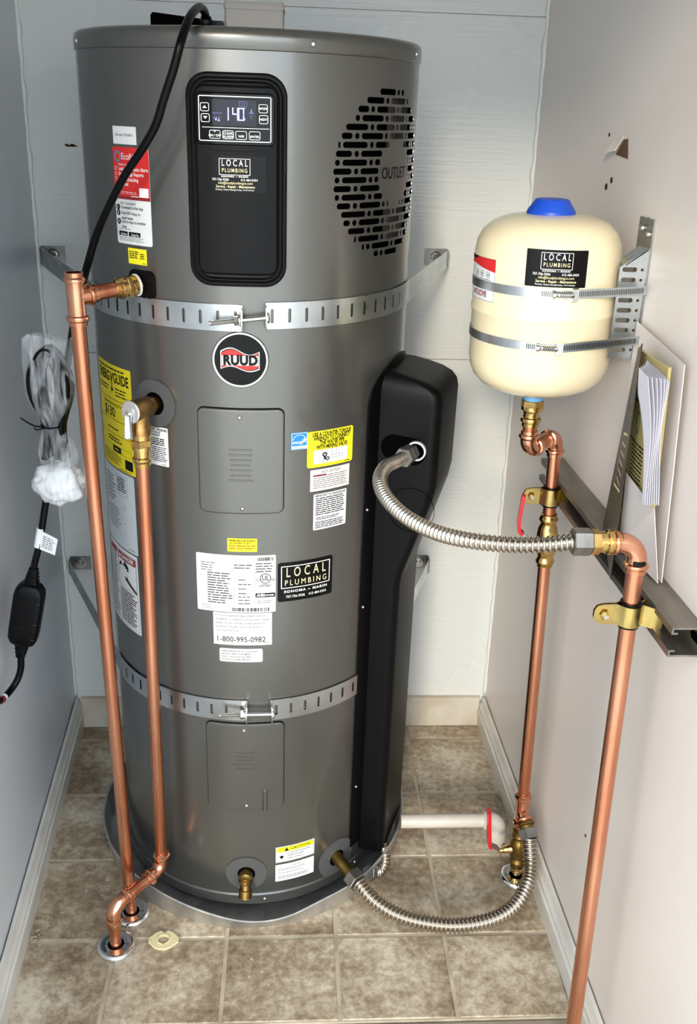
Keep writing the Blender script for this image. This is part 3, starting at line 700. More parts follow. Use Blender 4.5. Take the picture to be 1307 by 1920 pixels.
def d_tq(p, W, H):
    for k, s in enumerate(('USE A COUNTER TORQUE', 'WRENCH TO CONNECT', 'THE WATER PIPE', 'WITH MIXING VALVE')): p.text(s, W*.52, H*(.905-.118*k), .0092, 'ink', bold=.034, sx=.66)
    p.shape([rrect(W*.12, H*.09, W*.88, H*.48, .003, 3)], 'white'); p.border(W*.12, H*.09, W*.88, H*.48, .0003, 'greyink', .003, .0002)
    for x in (.30, .42, .52, .60, .66): p.rect(W*x, H*.30, W*x+.0005, H*.47, 'greyink', .0002)
    p.border(W*.47, H*.22, W*.76, H*.29, .0004, 'ink', .0004, .0002); p.shape([circle(W*.36, H*.33, .0042), circle(W*.36, H*.33, .0018)], 'ink', .0002); p.shape([circle(W*.42, H*.21, .0034), circle(W*.42, H*.21, .0016)], 'ink', .0002); p.rect(W*.34, H*.20, W*.38, H*.30, 'ink', .0002)
    p.line(W*.30, H*.12, W*.40, H*.24, .0007, 'ink', .0002); p.fine(W*.80, H*.065, W*.95, H*.03, 1, 'ink', .6)
sticker('torque_label', 'yellow counter torque wrench label', 20.9, 39.3, .9000, .9605, 'yellow', d_tq, .004)
def d_hot(p, W, H): p.text('HOT OUTLET', W*.5, H*.86, .0062, 'greyink', sx=.95); p.rect(W*.07, H*.70, W*.38, H*.76, 'darkred'); p.fine(W*.07, H*.74, W*.95, H*.10, 7, 'greyink', .28, ragged=.1)
sticker('hot_outlet_label', None, 22.2, 38.2, .8590, .8958, 'pinkwhite', d_hot, .0004)
def d_inst(p, W, H): p.text('IMPORTANT TO THE INSTALLER', W*.5, H*.945, .0047, 'ink', bold=.02, sx=.84); p.fine(W*.06, H*.90, W*.94, H*.40, 9, 'ink', .45, ragged=.08); p.fine(W*.08, H*.36, W*.92, H*.27, 2, 'ink', .45); p.fine(W*.06, H*.24, W*.94, H*.04, 4, 'ink', .45)
sticker('installer_label', None, 23.6, 37.2, .7900, .8535, 'white', d_inst, .002)
def d_wy(p, W, H):
    p.text('WARNING: RISK OF ELECTRIC SHOCK.', W*.5, H*.83, .0043, 'ink', bold=.03, sx=.58); p.text('CAN CAUSE INJURY OR DEATH.', W*.05, H*.64, .0043, 'ink', 'LEFT', .016, .58)
    p.fine(W*.05, H*.53, W*.95, H*.16, 2, 'orangeink', .5, ragged=.06)
sticker('shock_warning_label', 'small yellow warning label above the rating plate', -6.75, 3.55, .7612, .7848, 'yellow', d_wy, .0016)
def d_rate(p, W, H):
    p.fine(W*.06, H*.87, W*.26, H*.70, 4, 'greyink', .3, ragged=.3); p.fine(W*.48, H*.86, W*.72, H*.76, 2, 'greyink', .35)
    for y in (.78, .70, .64): p.rect(W*.48, H*y, W*.735, H*y+.0003, 'greyink')
    p.rect(W*.735, H*.10, W*.735+.0004, H*.96, 'greyink'); p.rect(W*.48, H*.10, W*.48+.0004, H*.60, 'greyink'); p.fine(W*.14, H*.70, W*.46, H*.14, 13, 'greyink', .44, ragged=.35)
    for y in (.58, .50, .42, .34, .28, .22, .16): p.fine(W*.53, H*(y+.02), W*.70, H*(y-.02), 1, 'greyink', .4, ragged=.5); p.rect(W*.48, H*(y+.035), W*.735, H*(y+.035)+.0003, 'greyink')
    x = W*.77
    while x < W*.97: w = random.choice((.0005, .001, .0016)); p.rect(x, H*.905, x+w, H*.965); x += w+random.choice((.0006, .0012))
    p.fine(W*.75, H*.88, W*.97, H*.70, 4, 'greyink', .4); p.shape([circle(W*.87, H*.60, .0092, .0092), circle(W*.87, H*.60, .0079, .0079)], 'ink'); p.text('UL', W*.87, H*.605, .0125, 'ink', bold=.015, sx=.8)
    p.text('C', W*.775, H*.575, .0066, 'ink', bold=.015); p.text('US', W*.965, H*.575, .0066, 'ink', bold=.015, sx=.8); p.text('LISTED', W*.865, H*.475, .0060, 'ink', bold=.02)
    p.shape([rrect(W*.745, H*.27, W*.995, H*.345, .0015, 3)], 'ink'); p.text('AHRI', W*.81, H*.308, .0074, 'wink', bold=.03, sx=.8, lift=.0002); p.text('CERTIFIED', W*.92, H*.305, .0042, 'wink', bold=.02, sx=.8, lift=.0002); p.fine(W*.77, H*.22, W*.97, H*.16, 2, 'greyink', .3)
    x = W*.45
    while x < W*.92: w = random.choice((.0005, .001, .0018)); p.rect(x, H*.02, x+w, H*.085); x += w+random.choice((.0006, .0013))
    p.fine(W*.06, H*.13, W*.20, H*.03, 4, 'greyink', .25); p.line(W*.03, H*.65, W*.09, H*.59, .0006, 'greyink')
sticker('rating_plate', 'large white rating plate with certification marks', -18.15, 10.08, .6492, .7545, 'white', d_rate, .0025)
def d_ph(p, W, H):
    for k, s in enumerate(('If you are experiencing problems with the', 'installation or operation of this water heater', 'please call the toll free number below for', 'assistance. Monday thru Friday 8 am to', '5 pm Central Time.')): p.text(s, W*.04, H*(.92-.115*k), .0058, 'greyink', 'LEFT', 0, .86)
    p.rect(W*.02, H*.345, W*.98, H*.35, 'greyink'); p.text('1-800-995-0982', W*.04, H*.175, .0148, 'ink', 'LEFT', .004, .88); p.fine(W*.88, H*.09, W*.96, H*.06, 1, 'greyink', .4)
sticker('phone_label', 'white label with toll free phone number', -12.4, 8.75, .5862, .6478, 'white', d_ph, .0004)
def d_de(p, W, H):
    for k, s in enumerate(('Design evaluated by UL in accordance', 'with Part 3280 of HUD Mobile', 'Home Construction and Safety', 'Standards for Energy Efficiency')): p.text(s, W*.04, H*(.82-.21*k), .0047, 'ink', 'LEFT', .004, .86)
    p.fine(W*.9, H*.12, W*.96, H*.06, 1, 'greyink', .5)
sticker('design_label', 'small rounded white label under the phone number', -10.35, 5.35, .5530, .5790, 'white', d_de, .003)
def d_ca(p, W, H):
    p.border(W*.02, H*.03, W*.98, H*.97, .0004, 'ink', .0004); p.rect(W*.025, H*.68, W*.975, H*.955, 'yellow'); p.text('CAUTION', W*.62, H*.81, .0088, 'ink', bold=.012, sx=1.0, lift=.0002); x, y = W*.27, H*.80; p.poly([(x-.0045, y-.0035), (x+.0045, y-.0035), (x, y+.0045)], [(0, 1, 2)], 'ink', .0002)
    p.rect(W*.27, H*.04, W*.274, H*.67); p.rect(W*.02, H*.665, W*.98, H*.68); p.shape([[(W*.10, H*.42), (W*.20, H*.42), (W*.175, H*.24), (W*.125, H*.24)]], 'ink'); p.line(W*.07, H*.37, W*.12, H*.39, .0007)
    for k, s in enumerate(('Double wall heat exchanger', 'Suitable for potable', 'water connection')): p.text(s, W*.30, H*(.56-.17*k), .0046, 'greyink', 'LEFT', .006, .88)
sticker('caution_label', 'white caution label with yellow band', 10.45, 27.05, .1065, .1436, 'white', d_ca, .0004)
def d_co(p, W, H): p.text('COLD INLET', W*.53, H*.86, .0040, 'greyink'); p.fine(W*.07, H*.76, W*.95, H*.62, 2, 'greyink', .3); p.fine(W*.07, H*.54, W*.85, H*.44, 2, 'greyink', .3); p.fine(W*.07, H*.32, W*.93, H*.12, 3, 'greyink', .35)
sticker('cold_inlet_label', None, 10.35, 27.0, .0610, .1010, 'white', d_co, .0004)

# round badge
a = R_(-1.45); d = Vector((math.sin(a), -math.cos(a), 0)); bp_ = Vector((AX, AY, 1.0788))+d*(RT-.001)
badge = lathe(bp_, d, [(0, .0425), (.003, .0425), (.0048, .0412), (.0048, .0388), (.0040, .0380)], 64).out('badge', 'chrome', heater, 40)
lathe(bp_, d, [(.003, .0382), (.0043, .0382)], 64).out('badge_face', 'gloss', badge, 40)
ex = Vector((math.cos(a), math.sin(a), 0))
BM_ = lambda u, v, h: bp_+ex*u+Vector((0, 0, 1))*v+d*(.0044+h)
p = Print(BM_, 0, 0, h=0)
def wave(y, amp, n=16, x0=-.0285, x1=.0275): return [(x0+(x1-x0)*k/n, y-amp*math.sin(2*math.pi*(k/n)-.2)*-1) for k in range(n+1)]
def waveband(lo, hi): return lo+hi[::-1]
def wv(y, amp, x0, x1, n=18): return [(x0+(x1-x0)*k/n, y+amp*math.sin(2*math.pi*k/n)) for k in range(n+1)]
up = wv(.0135, .0052, -.0295, .0285); dn = wv(-.0140, .0040, -.0295, .0285); p.shape([dn+up[::-1]], 'wink')
up = wv(.0122, .0050, -.0282, .0272); dn = wv(-.0127, .0038, -.0282, .0272); p.shape([dn+up[::-1]], 'gloss', .0001)
up = wv(.0112, .0046, -.0272, .0262); p.shape([[(-.0272, .0066), (.0262, .0066)]+up[::-1]], 'redlabel', .0002)
dn = wv(-.0118, .0034, -.0272, .0262); p.shape([dn+[(.0262, -.0082), (-.0272, -.0082)]], 'redlabel', .0002)
p.rect(-.0275, -.0082, .0265, .0066, 'wink', .0003); p.text('RUUD', 0, -.0008, .0200, 'ink', bold=.06, sx=.90, lift=.0004, spacing=1.06); p.out('badge_lettering', badge)

# access covers
def cover_(name, t0, t1, z0, z1):
    o = rings(name, loopR(U(t0), z0, U(t1), z1, .010), [(0, 0), (.0, .0028), (.0012, .0042), (.0030, .0044)], CM, 'jacket', heater, .008)
    sheet('edge_gap', [rrect(U(t0)-.0014, z0-.0014, U(t1)+.0014, z1+.0014, .011, 6), rrect(U(t0), z0, U(t1), z1, .010, 6)], CM, 'void', o, .0004, 0, U(2))
    tc_ = (t0+t1)/2
    screw(tc_-.3, z1-.0125, o, .0036, 'zinc', .0046); screw(tc_+.3, z0+.0095, o, .0036, 'zinc', .0046)
    return o
ap = cover_('access_cover', -15.9, 12.6, .8295, 1.0020)
lw = cover_('access_cover', -16.1, 13.4, .2405, .4275)
for o, zc, n in ((ap, .915, 7), (lw, .345, 5)):
    random.seed(n); g = G()
    for k in range(n):
        w = random.uniform(.014, .024); x = -w
        while x < w:
            q = random.uniform(.0014, .0034); u0, u1, v0, v1 = U(-1.7)+x, U(-1.7)+min(x+q, w), zc+.022-k*.0085-.0021, zc+.022-k*.0085+.0021
            g.hexa([CM(u0, v0, .0043), CM(u1, v0, .0043), CM(u1, v1, .0043), CM(u0, v1, .0043), CM(u0+.0004, v0+.0004, .0053), CM(u1-.0004, v0+.0004, .0053), CM(u1-.0004, v1-.0004, .0053), CM(u0+.0004, v1-.0004, .0053)]); x += q+.0013
    e_ = g.out('embossing', 'jacket', o, None); e_['kind'] = 'stuff'
rings('channel', loopR(U(5.0), .236, U(7.2), .287, .0045), [(0, .004), (.0012, .0065), (.0028, .0080)], CM, 'jacket', lw, .006)

# rubber grommets with dark openings
def grommet(th, z, ro, ri, name='grommet'):
    o = sheet(name, [circle(U(th), z, ro, ro, 40), circle(U(th), z, ri, ri, 28)], CM, 'greyplastic', heater, .0022, .002, U(2))
    sheet('opening', [circle(U(th), z, ri+.001, ri+.001, 28)], CM, 'void', o, .0007, .0, U(2)); return o
grommet(-32.2, .9965, .0385, .0185); grommet(-1.45, .0872, .0385, .0165); grommet(38.6, .0690, .0430, .0175)
# hot water plate
rings('port_plate', loopR(U(-40.5), 1.1570, U(-29.6), 1.1990, .010), [(0, 0), (.0008, .003), (.002, .0034)], CM, 'black', heater, .006)
sheet('plug_ring', [circle(U(-32.2), 1.1800, .0062), circle(U(-32.2), 1.1800, .0050)], CM, 'blackpanel', heater, .0042, .0008)
# drain valve
a = R_(-1.5); d = Vector((math.sin(a), -math.cos(a), 0)); q0 = Vector((AX, AY, .0885))+d*(RT-.002)
dv = G(); lathe(q0, d, [(0, .012), (.010, .012), (.011, .0135), (.022, .0135), (.024, .011), (.030, .009)], 20, True, dv); dvo = dv.out('drain_valve', 'oldbrass', heater, 40)
lathe(q0+d*.030, d, [(0, .0055), (.002, .0055), (.004, .004), (.0045, .0015)], 16).out('valve_stem', 'brass', dvo, 40)
dn = Vector((0, 0, -1))*.93+d*.37; dn.normalize(); lathe(q0+d*.018, dn, [(0, .010), (.020, .010), (.021, .0125), (.034, .0125), (.034, .0095), (.026, .009)], 20).out('spout', 'oldbrass', dvo, 40)
lathe(q0+d*.018+dn*.0342, dn, [(0, .0125), (.001, .0125), (.0012, .0095), (.0, .0094)], 20, False).out('spout_lip', 'brass', dvo, 40)
lathe(q0+d*.018+dn*.0300, dn, [(0, .0095), (.0015, .0092)], 20).out('spout_mouth', 'void', dvo, 40)
# side cover for the mixing valve
TH = R_(70); er = Vector((math.sin(TH), -math.cos(TH), 0)); et = Vector((math.cos(TH), math.sin(TH), 0)); A0 = Vector((AX, AY, 0))
def csec(w, ro, rr):
    pts = [(-w, math.sqrt(max(RT*RT-w*w, .02))-.003)]; n = 6
    for k in range(n+1): a = R_(180-90*k/n); pts.append((-w+rr+rr*math.cos(a), ro-rr+rr*math.sin(a)))
    for k in range(n+1): a = R_(90-90*k/n); pts.append((w-rr+rr*math.cos(a), ro-rr+rr*math.sin(a)))
    pts.append((w, pts[0][1])); return pts
lev = [(.046, .300, .074, .010), (.050, .306, .079, .014), (.10, .307, .080, .016), (.30, .307, .080, .016), (.55, .307, .080, .016), (.655, .3075, .080, .016), (.675, .311, .080, .016), (.80, .349, .080, .018), (.825, .356, .080, .018), (.85, .360, .080, .018), (.99, .361, .080, .018), (1.004, .358, .079, .018), (1.014, .350, .0775, .018), (1.022, .334, .075, .016), (1.029, .310, .071, .014), (1.034, .285, .066, .010), (1.037, .262, .058, .004)]
v = []; f = []
for z, ro, w, rr in lev:
    for t, r in csec(w, max(ro, .262), rr): q = A0+er*r+et*t; v.append((q.x, q.y, z))
n = len(csec(.08, .3, .01))
for i in range(len(lev)-1):
    for k in range(n-1): a = i*n+k; f.append((a, a+1, a+1+n, a+n))
f.append(tuple(range(n-1, -1, -1))); f.append(tuple(range((len(lev)-1)*n, len(lev)*n)))
sc_ = build('side_cover', v, f, 'black', heater, 30)
lp = [(U(46.2), .074), (U(94), .074), (U(94), .99)]+[(U(70)+U(23.6)*math.cos(R_(a)), .985+.066*math.sin(R_(a))) for a in range(10, 180, 10)]+[(U(46.4), .985)]
sheet('cover_flange', [lp], CM, 'black', sc_, .0042, .004, U(3))
for th, z in ((47.6, .802), (47.6, .6145), (48.2, .2182)): screw(th, z, sc_, .0032, 'zinc', .0042)
FM = lambda u, v, h: A0+er*u+et*(-.080-h)+Vector((0, 0, v))
st_ = [(.3075+.5*0, .0)]
ls = []
for k in range(25):
    a = R_(90+180*k/24); ls.append((.287+.0235*math.cos(a), .9105+.0235*math.sin(a)))
for k in range(25):
    a = R_(-90+180*k/24); ls.append((.318+.0235*math.cos(a), .9075+.0235*math.sin(a)))
sheet('hose_opening', [ls], FM, 'void', sc_, .0006)
sheet('knockout_ring', [circle(.322, .803, .0405, n=48), circle(.322, .803, .0395, n=48)], FM, 'void', sc_, .0005)
lathe(A0+er*.325+et*(-.081)+Vector((0, 0, .911)), -et, [(0, .0165), (.006, .0165), (.006, .0140), (.001, .0138)], 24, False).out('pipe_stub_ring', 'white', sc_, 40)
# top items
v = rings('junction_box', loopR(-.0325, -.150, .0535, -.075, .004), [(0, 1.526), (.0, 1.560), (.0015, 1.5655), (.004, 1.567)], lambda u, v, h: (u, v, h), 'junction', heater, .03)
v = rings('junction_lid', loopR(-.0335, -.151, .0545, -.074, .004), [(0, 1.557), (.0, 1.562), (.002, 1.5675)], lambda u, v, h: (u, v, h), 'junction', heater, .03)
rings('lift_handle', loopR(-.134, -.192, -.052, -.162, .006), [(0, 1.5225), (.0, 1.542), (.003, 1.546)], lambda u, v, h: (u, v, h-(u+.134)*.09), 'void', heater, .03)
g = G(); lathe((-.055, -.20, 1.525), (0, 0, 1), [(0, .0085), (.006, .0085), (.007, .0105), (.012, .0105), (.013, .008), (.017, .007)], 16, True, g); g.out('strain_relief', 'rubber', heater, 40)
g = G(); g.box(-.056, -.0335, -.165, -.145, 1.5265, 1.5395); lathe((-.050, -.155, 1.532), (1, 0, 0), [(0, .006), (.017, .006)], 6, True, g); g.out('cable_clamp', 'rubber', heater, None)
# ================================================================== drain pan
pan = thing('drain_pan', (0, -.04, 0), 'round dented aluminium drain pan under the grey water heater', 'drain pan')
def panh(t):
    t = (t+180) % 360-180; b = math.exp(-((t-8)/30)**2); c = math.exp(-((t-3)/14)**2)
    return .056-.026*b-.009*c+.003*math.sin(R_(t*5))*(.4+b)
v = []; f = []; n = 120; prof = [(.0, .0), (.35, .004), (.7, .009), (1.0, .0125)]
for i in range(9):
    for k in range(n):
        t = k*360/n; h = panh(t); a = R_(t)
        wob = .0035*math.exp(-((((t+180) % 360-180)-20)/16)**2)*math.sin(R_(t*9))
        if i == 0: r, z = .05, .0012
        elif i == 1: r, z = .305, .0012
        elif i == 2: r, z = .309, .004
        elif i == 3: r, z = .311+wob*.3, h*.4
        elif i == 4: r, z = .315+wob, h-.001
        elif i == 5: r, z = .3175+wob, h
        elif i == 6: r, z = .3195+wob, h-.0012
        elif i == 7: r, z = .3175+wob, h-.0035
        else: r, z = .311, .0003
        v.append((r*math.sin(a), -.04-r*math.cos(a), z))
for i in range(8):
    for k in range(n):
        a = i*n+k; b = i*n+(k+1) % n; f.append((a, b, b+n, a+n))
f.append(tuple(range(n-1, -1, -1)))
build('pan_body', v, f, 'alu', pan, 50)

# ================================================================== seismic straps
def strap_side(parent, th_e, th_t, B, zg, zb, hw, sgn, wall_hw):
    # path: arc on the jacket from th_e to the tangent point th_t, then straight to B on the back wall
    Rr = RT+.0022; La = Rr*R_(abs(th_t-th_e)); pt = Vector((AX+Rr*math.sin(R_(th_t)), AY-Rr*math.cos(R_(th_t)), 0)); B = Vector((B[0], B[1], 0)); Lb = (B-pt).length
    db = (B-pt).normalized(); nb = Vector((db.y, -db.x, 0)) if sgn > 0 else Vector((-db.y, db.x, 0))
    def mp(s, v, h):
        s = abs(s); t = min(1, max(0, s/(La+Lb))); z = zg+(zb-zg)*t+v*(1-(1-wall_hw/hw)*max(0, (s-La*.9)/(La*.1+Lb)))
        if s <= La:
            a = R_(th_e+sgn*math.degrees(s/Rr)); return (AX+(Rr+h)*math.sin(a), AY-(Rr+h)*math.cos(a), z)
        q = pt+db*(s-La)+nb*h; return (q.x, q.y, z)
    L = La+Lb; E = lambda s: s*sgn
    loops = [rrect(min(E(0), E(L)), -hw, max(E(0), E(L)), hw, .0015, 2)]; s = .010
    while s < La*.93: loops.append(rrect(E(s)-.0023, -.0105, E(s)+.0023, .0105, .0022, 3)); s += .0262
    for k in range(3): loops.append(circle(E(L-.02-k*.024), .004*(k % 2), .0022, n=10))
    o = sheet('band', loops, mp, 'galv', parent, .0012, .0012, U(2.5))
    # tab bent outwards at the gap with the bolt hole
    a = R_(th_e); d = Vector((math.sin(a), -math.cos(a), 0)); t = Vector((math.cos(a), math.sin(a), 0)); p0 = Vector((AX, AY, zg))+d*(RT+.002)
    TM = lambda u, v, h: p0+d*u+Vector((0, 0, v))+t*h
    sheet('tab', [[(0, -hw+.001), (.020, -hw*.9), (.024, -hw*.55), (.024, hw*.55), (.020, hw*.9), (0, hw-.001)]], TM, 'galv', parent, .0009, .0018)
    return p0, d, t, B
def strap(label, gL, gR, zl, zr, zbl, zbr, BL, BR, tl, tr, hw, group):
    o = thing('seismic_strap', (0, AY-RT, zl-hw), label, 'strap', group)
    pl, d, t, _ = strap_side(o, gL, tl, BL, zl, zbl, hw, -1, .0165); pr2, d2, t2, _ = strap_side(o, gR, tr, BR, zr, zbr, hw, 1, .0165)
    q = pl+d*.013; e = pr2+d2*.013; ax = (e-q).normalized()
    g = G(); lathe(q-ax*.048, ax, [(0, .0030), (.001, .0036)]+[(.002+.0009*k, .0038 if k % 2 else .0033) for k in range(44)]+[(.05, .0036), ((e-q).length+.05, .0036)], 12, True, g); g.out('bolt', 'zinc', o, 50)
    hexnut(q-ax*.012, ax, .0075, .0068).out('nut', 'zinc', o, 30)
    lathe(q-ax*.0045, ax, [(0, .0095), (.0016, .0095)], 20).out('washer', 'zinc', o, 40)
    lathe(e+ax*.0015, ax, [(0, .0085), (.002, .0085), (.0035, .007), (.0045, .003)], 16).out('bolt_head', 'zinc', o, 40)
    for B, zb, s in ((BL, zbl, 1), (BR, zbr, -1)):
        g = G(); x0, x1 = (B[0], B[0]+.044) if s > 0 else (B[0]-.044, B[0])
        g.box(x0, x1, YB-.0035, YB-.0010, zb-.0165, zb+.0165)
        xx = B[0]; g.box(min(xx, xx-s*.0015), max(xx, xx-s*.0015), B[1]-.004, YB-.0010, zb-.0165, zb+.0165); g.out('wall_bracket', 'galvdull', o, None)
        lathe((B[0]+s*.022, YB-.0036, zb), (0, -1, 0), [(0, .0125), (.0016, .0125), (.0017, .0075), (.0016, .0065)], 24).out('washer', 'zinc', o, 40)
        hexnut((B[0]+s*.022, YB-.0052, zb), (0, -1, 0), .0068, .005).out('lag_bolt', 'zinc', o, 30)
    return o
strap('upper galvanised seismic strap around the heater, just above the round badge', -.62, 6.4, 1.1410, 1.1448, 1.1385, 1.1530, (-.432, .272), (.385, .272), -68.3, 78.3, .0195, 'seismic straps')
strap('lower galvanised seismic strap around the heater, below the white labels', -.40, 8.2, .4560, .4548, .4470, .4560, (-.430, .272), (.392, .272), -68.5, 77.5, .0205, 'seismic straps')

# ================================================================== floor escutcheons
def escutcheon(x, y, label, ri=.0150, ro=.0350):
    o = thing('escutcheon', (x, y, 0), label, 'escutcheon', 'chrome pipe escutcheons on the floor')
    lathe((x, y, 0), (0, 0, 1), [(.0004, ro), (.004, ro), (.0075, ro*.95), (.0095, ro*.86), (.0098, ro*.74), (.0085, ro*.66), (.0085, ri), (.0005, ri)], 48, False).out('plate', 'chrome', o, 40)
    for s in (-1, 1):
        g = G(); g.box(x+s*(ri+ro*.78)/2-(ro*.78-ri)/2, x+s*(ri+ro*.78)/2+(ro*.78-ri)/2, y-.0004, y+.0004, .0084, .0088); g.out('split_line', 'void', o, None)
    lathe((x, y, 0), (0, 0, 1), [(.0003, ri), (.0015, ri)], 24).out('floor_hole', 'void', o, None)
    return o
escutcheon(-.241, -.3907, 'front left chrome escutcheon around the relief discharge pipe'); escutcheon(-.2249, -.313, 'rear left chrome escutcheon around the tall copper riser'); escutcheon(.535, -.2327, 'right chrome escutcheon under the brass ball valve', .0145, .034)

# ================================================================== left copper riser with tee
PR = .0111
def RB(z): return Vector((-.2249-.0128*z, -.313, z))
o = thing('copper_riser', RB(0), 'tall left copper riser pipe with an open tee at its top', 'copper pipe')
pipe(RB(.001), RB(1.14), PR, 'pipe', o)
ax = (RB(1.2)-RB(0)).normalized()
g = G(); L = 1.203-1.127
lathe(RB(1.127), ax, [(0, PR*1.02), (.0005, PR+.0022), (.006, PR+.0022), (.008, PR+.0048), (.011, PR+.0052), (.0135, PR+.0045), (.015, PR+.0018), (.062, PR+.0018), (.063, PR+.0045), (.0655, PR+.0052), (.068, PR+.0045), (.070, PR+.0022), (L, PR+.0022), (L, PR+.0004), (L-.02, PR+.0004)], 24, False, g); tee = g.out('tee', 'copperfit', o, 40)
lathe(RB(1.185), ax, [(0, PR+.0005), (.001, PR+.0003)], 24).out('tee_bore', 'void', tee, 40)
J = RB(1.168); K = Vector((-.1580, -.2505, 1.1775)); bd = (K-J).normalized()
g = G(); lathe(J, bd, [(0, PR+.001), (.018, PR+.0018), (.019, PR+.0045), (.0215, PR+.0052), (.024, PR+.0045), (.0255, PR+.0022), (.031, PR+.0022), (.0315, PR*1.02)], 24, True, g); g.out('tee_branch', 'copperfit', tee, 40)
pipe(J+bd*.028, J+bd*.072, PR, 'branch_pipe', o)
g = G(); lathe(J+bd*.062, bd, [(0, PR*1.02), (.0005, PR+.0025), (.005, PR+.0025), (.0065, PR+.0050), (.0095, PR+.0054), (.012, PR+.005), (.0135, PR+.0022), (.018, PR+.0022)], 24, True, g); ad = g.out('brass_adapter', 'brass', o, 40)
hexnut(J+bd*.080, bd, .0165, .0075).out('hex_collar', 'brass', ad, 30)
lathe(J+bd*.0870, bd, [(0, .0150), (.008, .0150), (.010, .0140), (.0145, .0140)], 24).out('threaded_end', 'brass', ad, 40)
lathe(J+bd*.0965, bd, [(0, .0140), (0, .0166), (.0022, .0166), (.0022, .0140)], 24, False).out('white_washer', 'white', ad, 40)

# ================================================================== relief valve
a = R_(-32.2); d = Vector((math.sin(a), -math.cos(a), 0)); sv = Vector((AX, AY, .9965))+d*(RT-.004)
o = thing('relief_valve', (sv.x+d.x*.035, sv.y+d.y*.035, .90), 'bronze temperature and pressure relief valve with a silver tag and lever', 'valve')
g = G(); lathe(sv, d, [(0, .0125), (.014, .0125), (.015, .0155), (.024, .0155)], 6, True, g); lathe(sv, d, [(.020, .0135), (.026, .0150), (.050, .0170), (.056, .0170), (.060, .0165)], 24, True, g)
cc = sv+d*.040; lathe(cc, (0, 0, -1), [(0, .013), (.018, .0150), (.026, .0150), (.030, .0165), (.040, .0165)], 24, True, g); g.out('body', 'bronze', o, 40)
tagd = lathe(sv+d*.060, d, [(0, .0175), (.0012, .0178), (.0025, .0165), (.0028, .0120), (.0022, .0080), (.0040, .0075), (.0046, .002)], 32).out('tag_disc', 'lidgrey', o, 40)
g = G(); q = sv+d*.066+Vector((0, 0, -.002)); t = Vector((math.cos(a), math.sin(a), 0))
g.hexa([q-t*.0055+Vector((0, 0, -.040)), q+t*.0055+Vector((0, 0, -.040)), q+t*.0055+Vector((0, 0, -.040))-d*.0016, q-t*.0055+Vector((0, 0, -.040))-d*.0016, q-t*.0045+Vector((0, 0, .003)), q+t*.0045+Vector((0, 0, .003)), q+t*.0045+Vector((0, 0, .003))-d*.0016, q-t*.0045+Vector((0, 0, .003))-d*.0016]); g.hexa([q-t*.0055+d*.006+Vector((0, 0, -.040)), q-t*.0040+d*.006+Vector((0, 0, -.040)), q-t*.0040+Vector((0, 0, -.040)), q-t*.0055+Vector((0, 0, -.040)), q-t*.0045+d*.004, q-t*.003+d*.004, q-t*.003, q-t*.0045]); g.out('lever', 'chrome', o, None)
lathe(q, d, [(0, .0032), (.002, .0032), (.003, .0015)], 12).out('pin', 'zinc', o, 40)

# ================================================================== discharge pipe
PQ = .0108; T0_ = Vector((cc.x, cc.y, .955)); D1 = Vector((-.1650, -.2985, .100)); D2 = Vector((-.241, -.3907, .098))
o = thing('discharge_pipe', (-.241, -.3907, 0), 'thin copper relief discharge pipe with two elbows ending in the front left escutcheon', 'copper pipe')
g = G(); lathe(T0_+Vector((0, 0, .006)), (0, 0, -1), [(0, .0150), (.012, .0150)], 24, True, g); lathe(T0_+Vector((0, 0, -.004)), (0, 0, -1), [(0, .0125), (.001, .0145), (.020, .0145), (.021, .0125), (.031, .0125), (.033, .0150), (.036, .0152), (.039, .0145), (.0405, .0125), (.048, .0125), (.0485, .0105)], 24, True, g); ad = g.out('brass_adapter', 'brass', o, 40)
hexnut(T0_+Vector((0, 0, -.006)), (0, 0, -1), .0172, .012).out('hex_collar', 'brass', ad, 30)
pipe(T0_+Vector((0, 0, -.04)), D1+Vector((0, 0, .030)), PQ, 'pipe', o)
elbow(T0_, D1, D2, PQ, o, rad=.022); dd = (D2-D1).normalized(); pipe(D1+dd*.030, D2-dd*.030, PQ, 'pipe', o)
elbow(D1, D2, (D2.x, D2.y, -.1), PQ, o, rad=.024); pipe(D2+Vector((0, 0, -.030)), (D2.x, D2.y, .0015), PQ, 'pipe', o)

# ================================================================== almond pipe clip on the floor
o = thing('pipe_clip', (-.1565, -.379, 0), 'small almond plastic pipe clip lying on the floor tiles', 'pipe clip')
cx, cy = -.1565, -.379
lo = [(.0275, .004), (.016, .0165), (.008, .0205), (.0042, .0205), (.003, .0165), (-.003, .0165), (-.0042, .0205), (-.008, .0205), (-.016, .0165), (-.0275, .004), (-.0275, -.004), (-.014, -.0165), (-.006, -.0205), (.006, -.0205), (.014, -.0165), (.0275, -.004)]
hol = [(.0108*(1 if k % 2 else .86)*math.cos(R_(k*12)), .0108*(1 if k % 2 else .86)*math.sin(R_(k*12))) for k in range(30)]
sheet('clip_body', [[(x+cx, y+cy) for x, y in lo[::-1]], [(x+cx, y+cy) for x, y in hol], circle(cx-.0225, cy, .0012, n=8), circle(cx+.0225, cy, .0012, n=8)], lambda u, v, h: (u, v, h), 'almond', o, .0042, .0040)
g = G(); v = []; f = []
for k in range(30):
    for z in (.0005, .0060): v.append((cx+hol[k][0]*1.04, cy+hol[k][1]*1.04, z)); v.append((cx+hol[k][0]*1.12, cy+hol[k][1]*1.12, z))
for k in range(30):
    if k in (22, 23): continue
    a = k*4; b = ((k+1) % 30)*4; f += [(a, a+2, b+2, b), (a+1, b+1, b+3, a+3), (a+2, a+3, b+3, b+2)]
build('inner_collar', v, f, 'almond', o, 30)

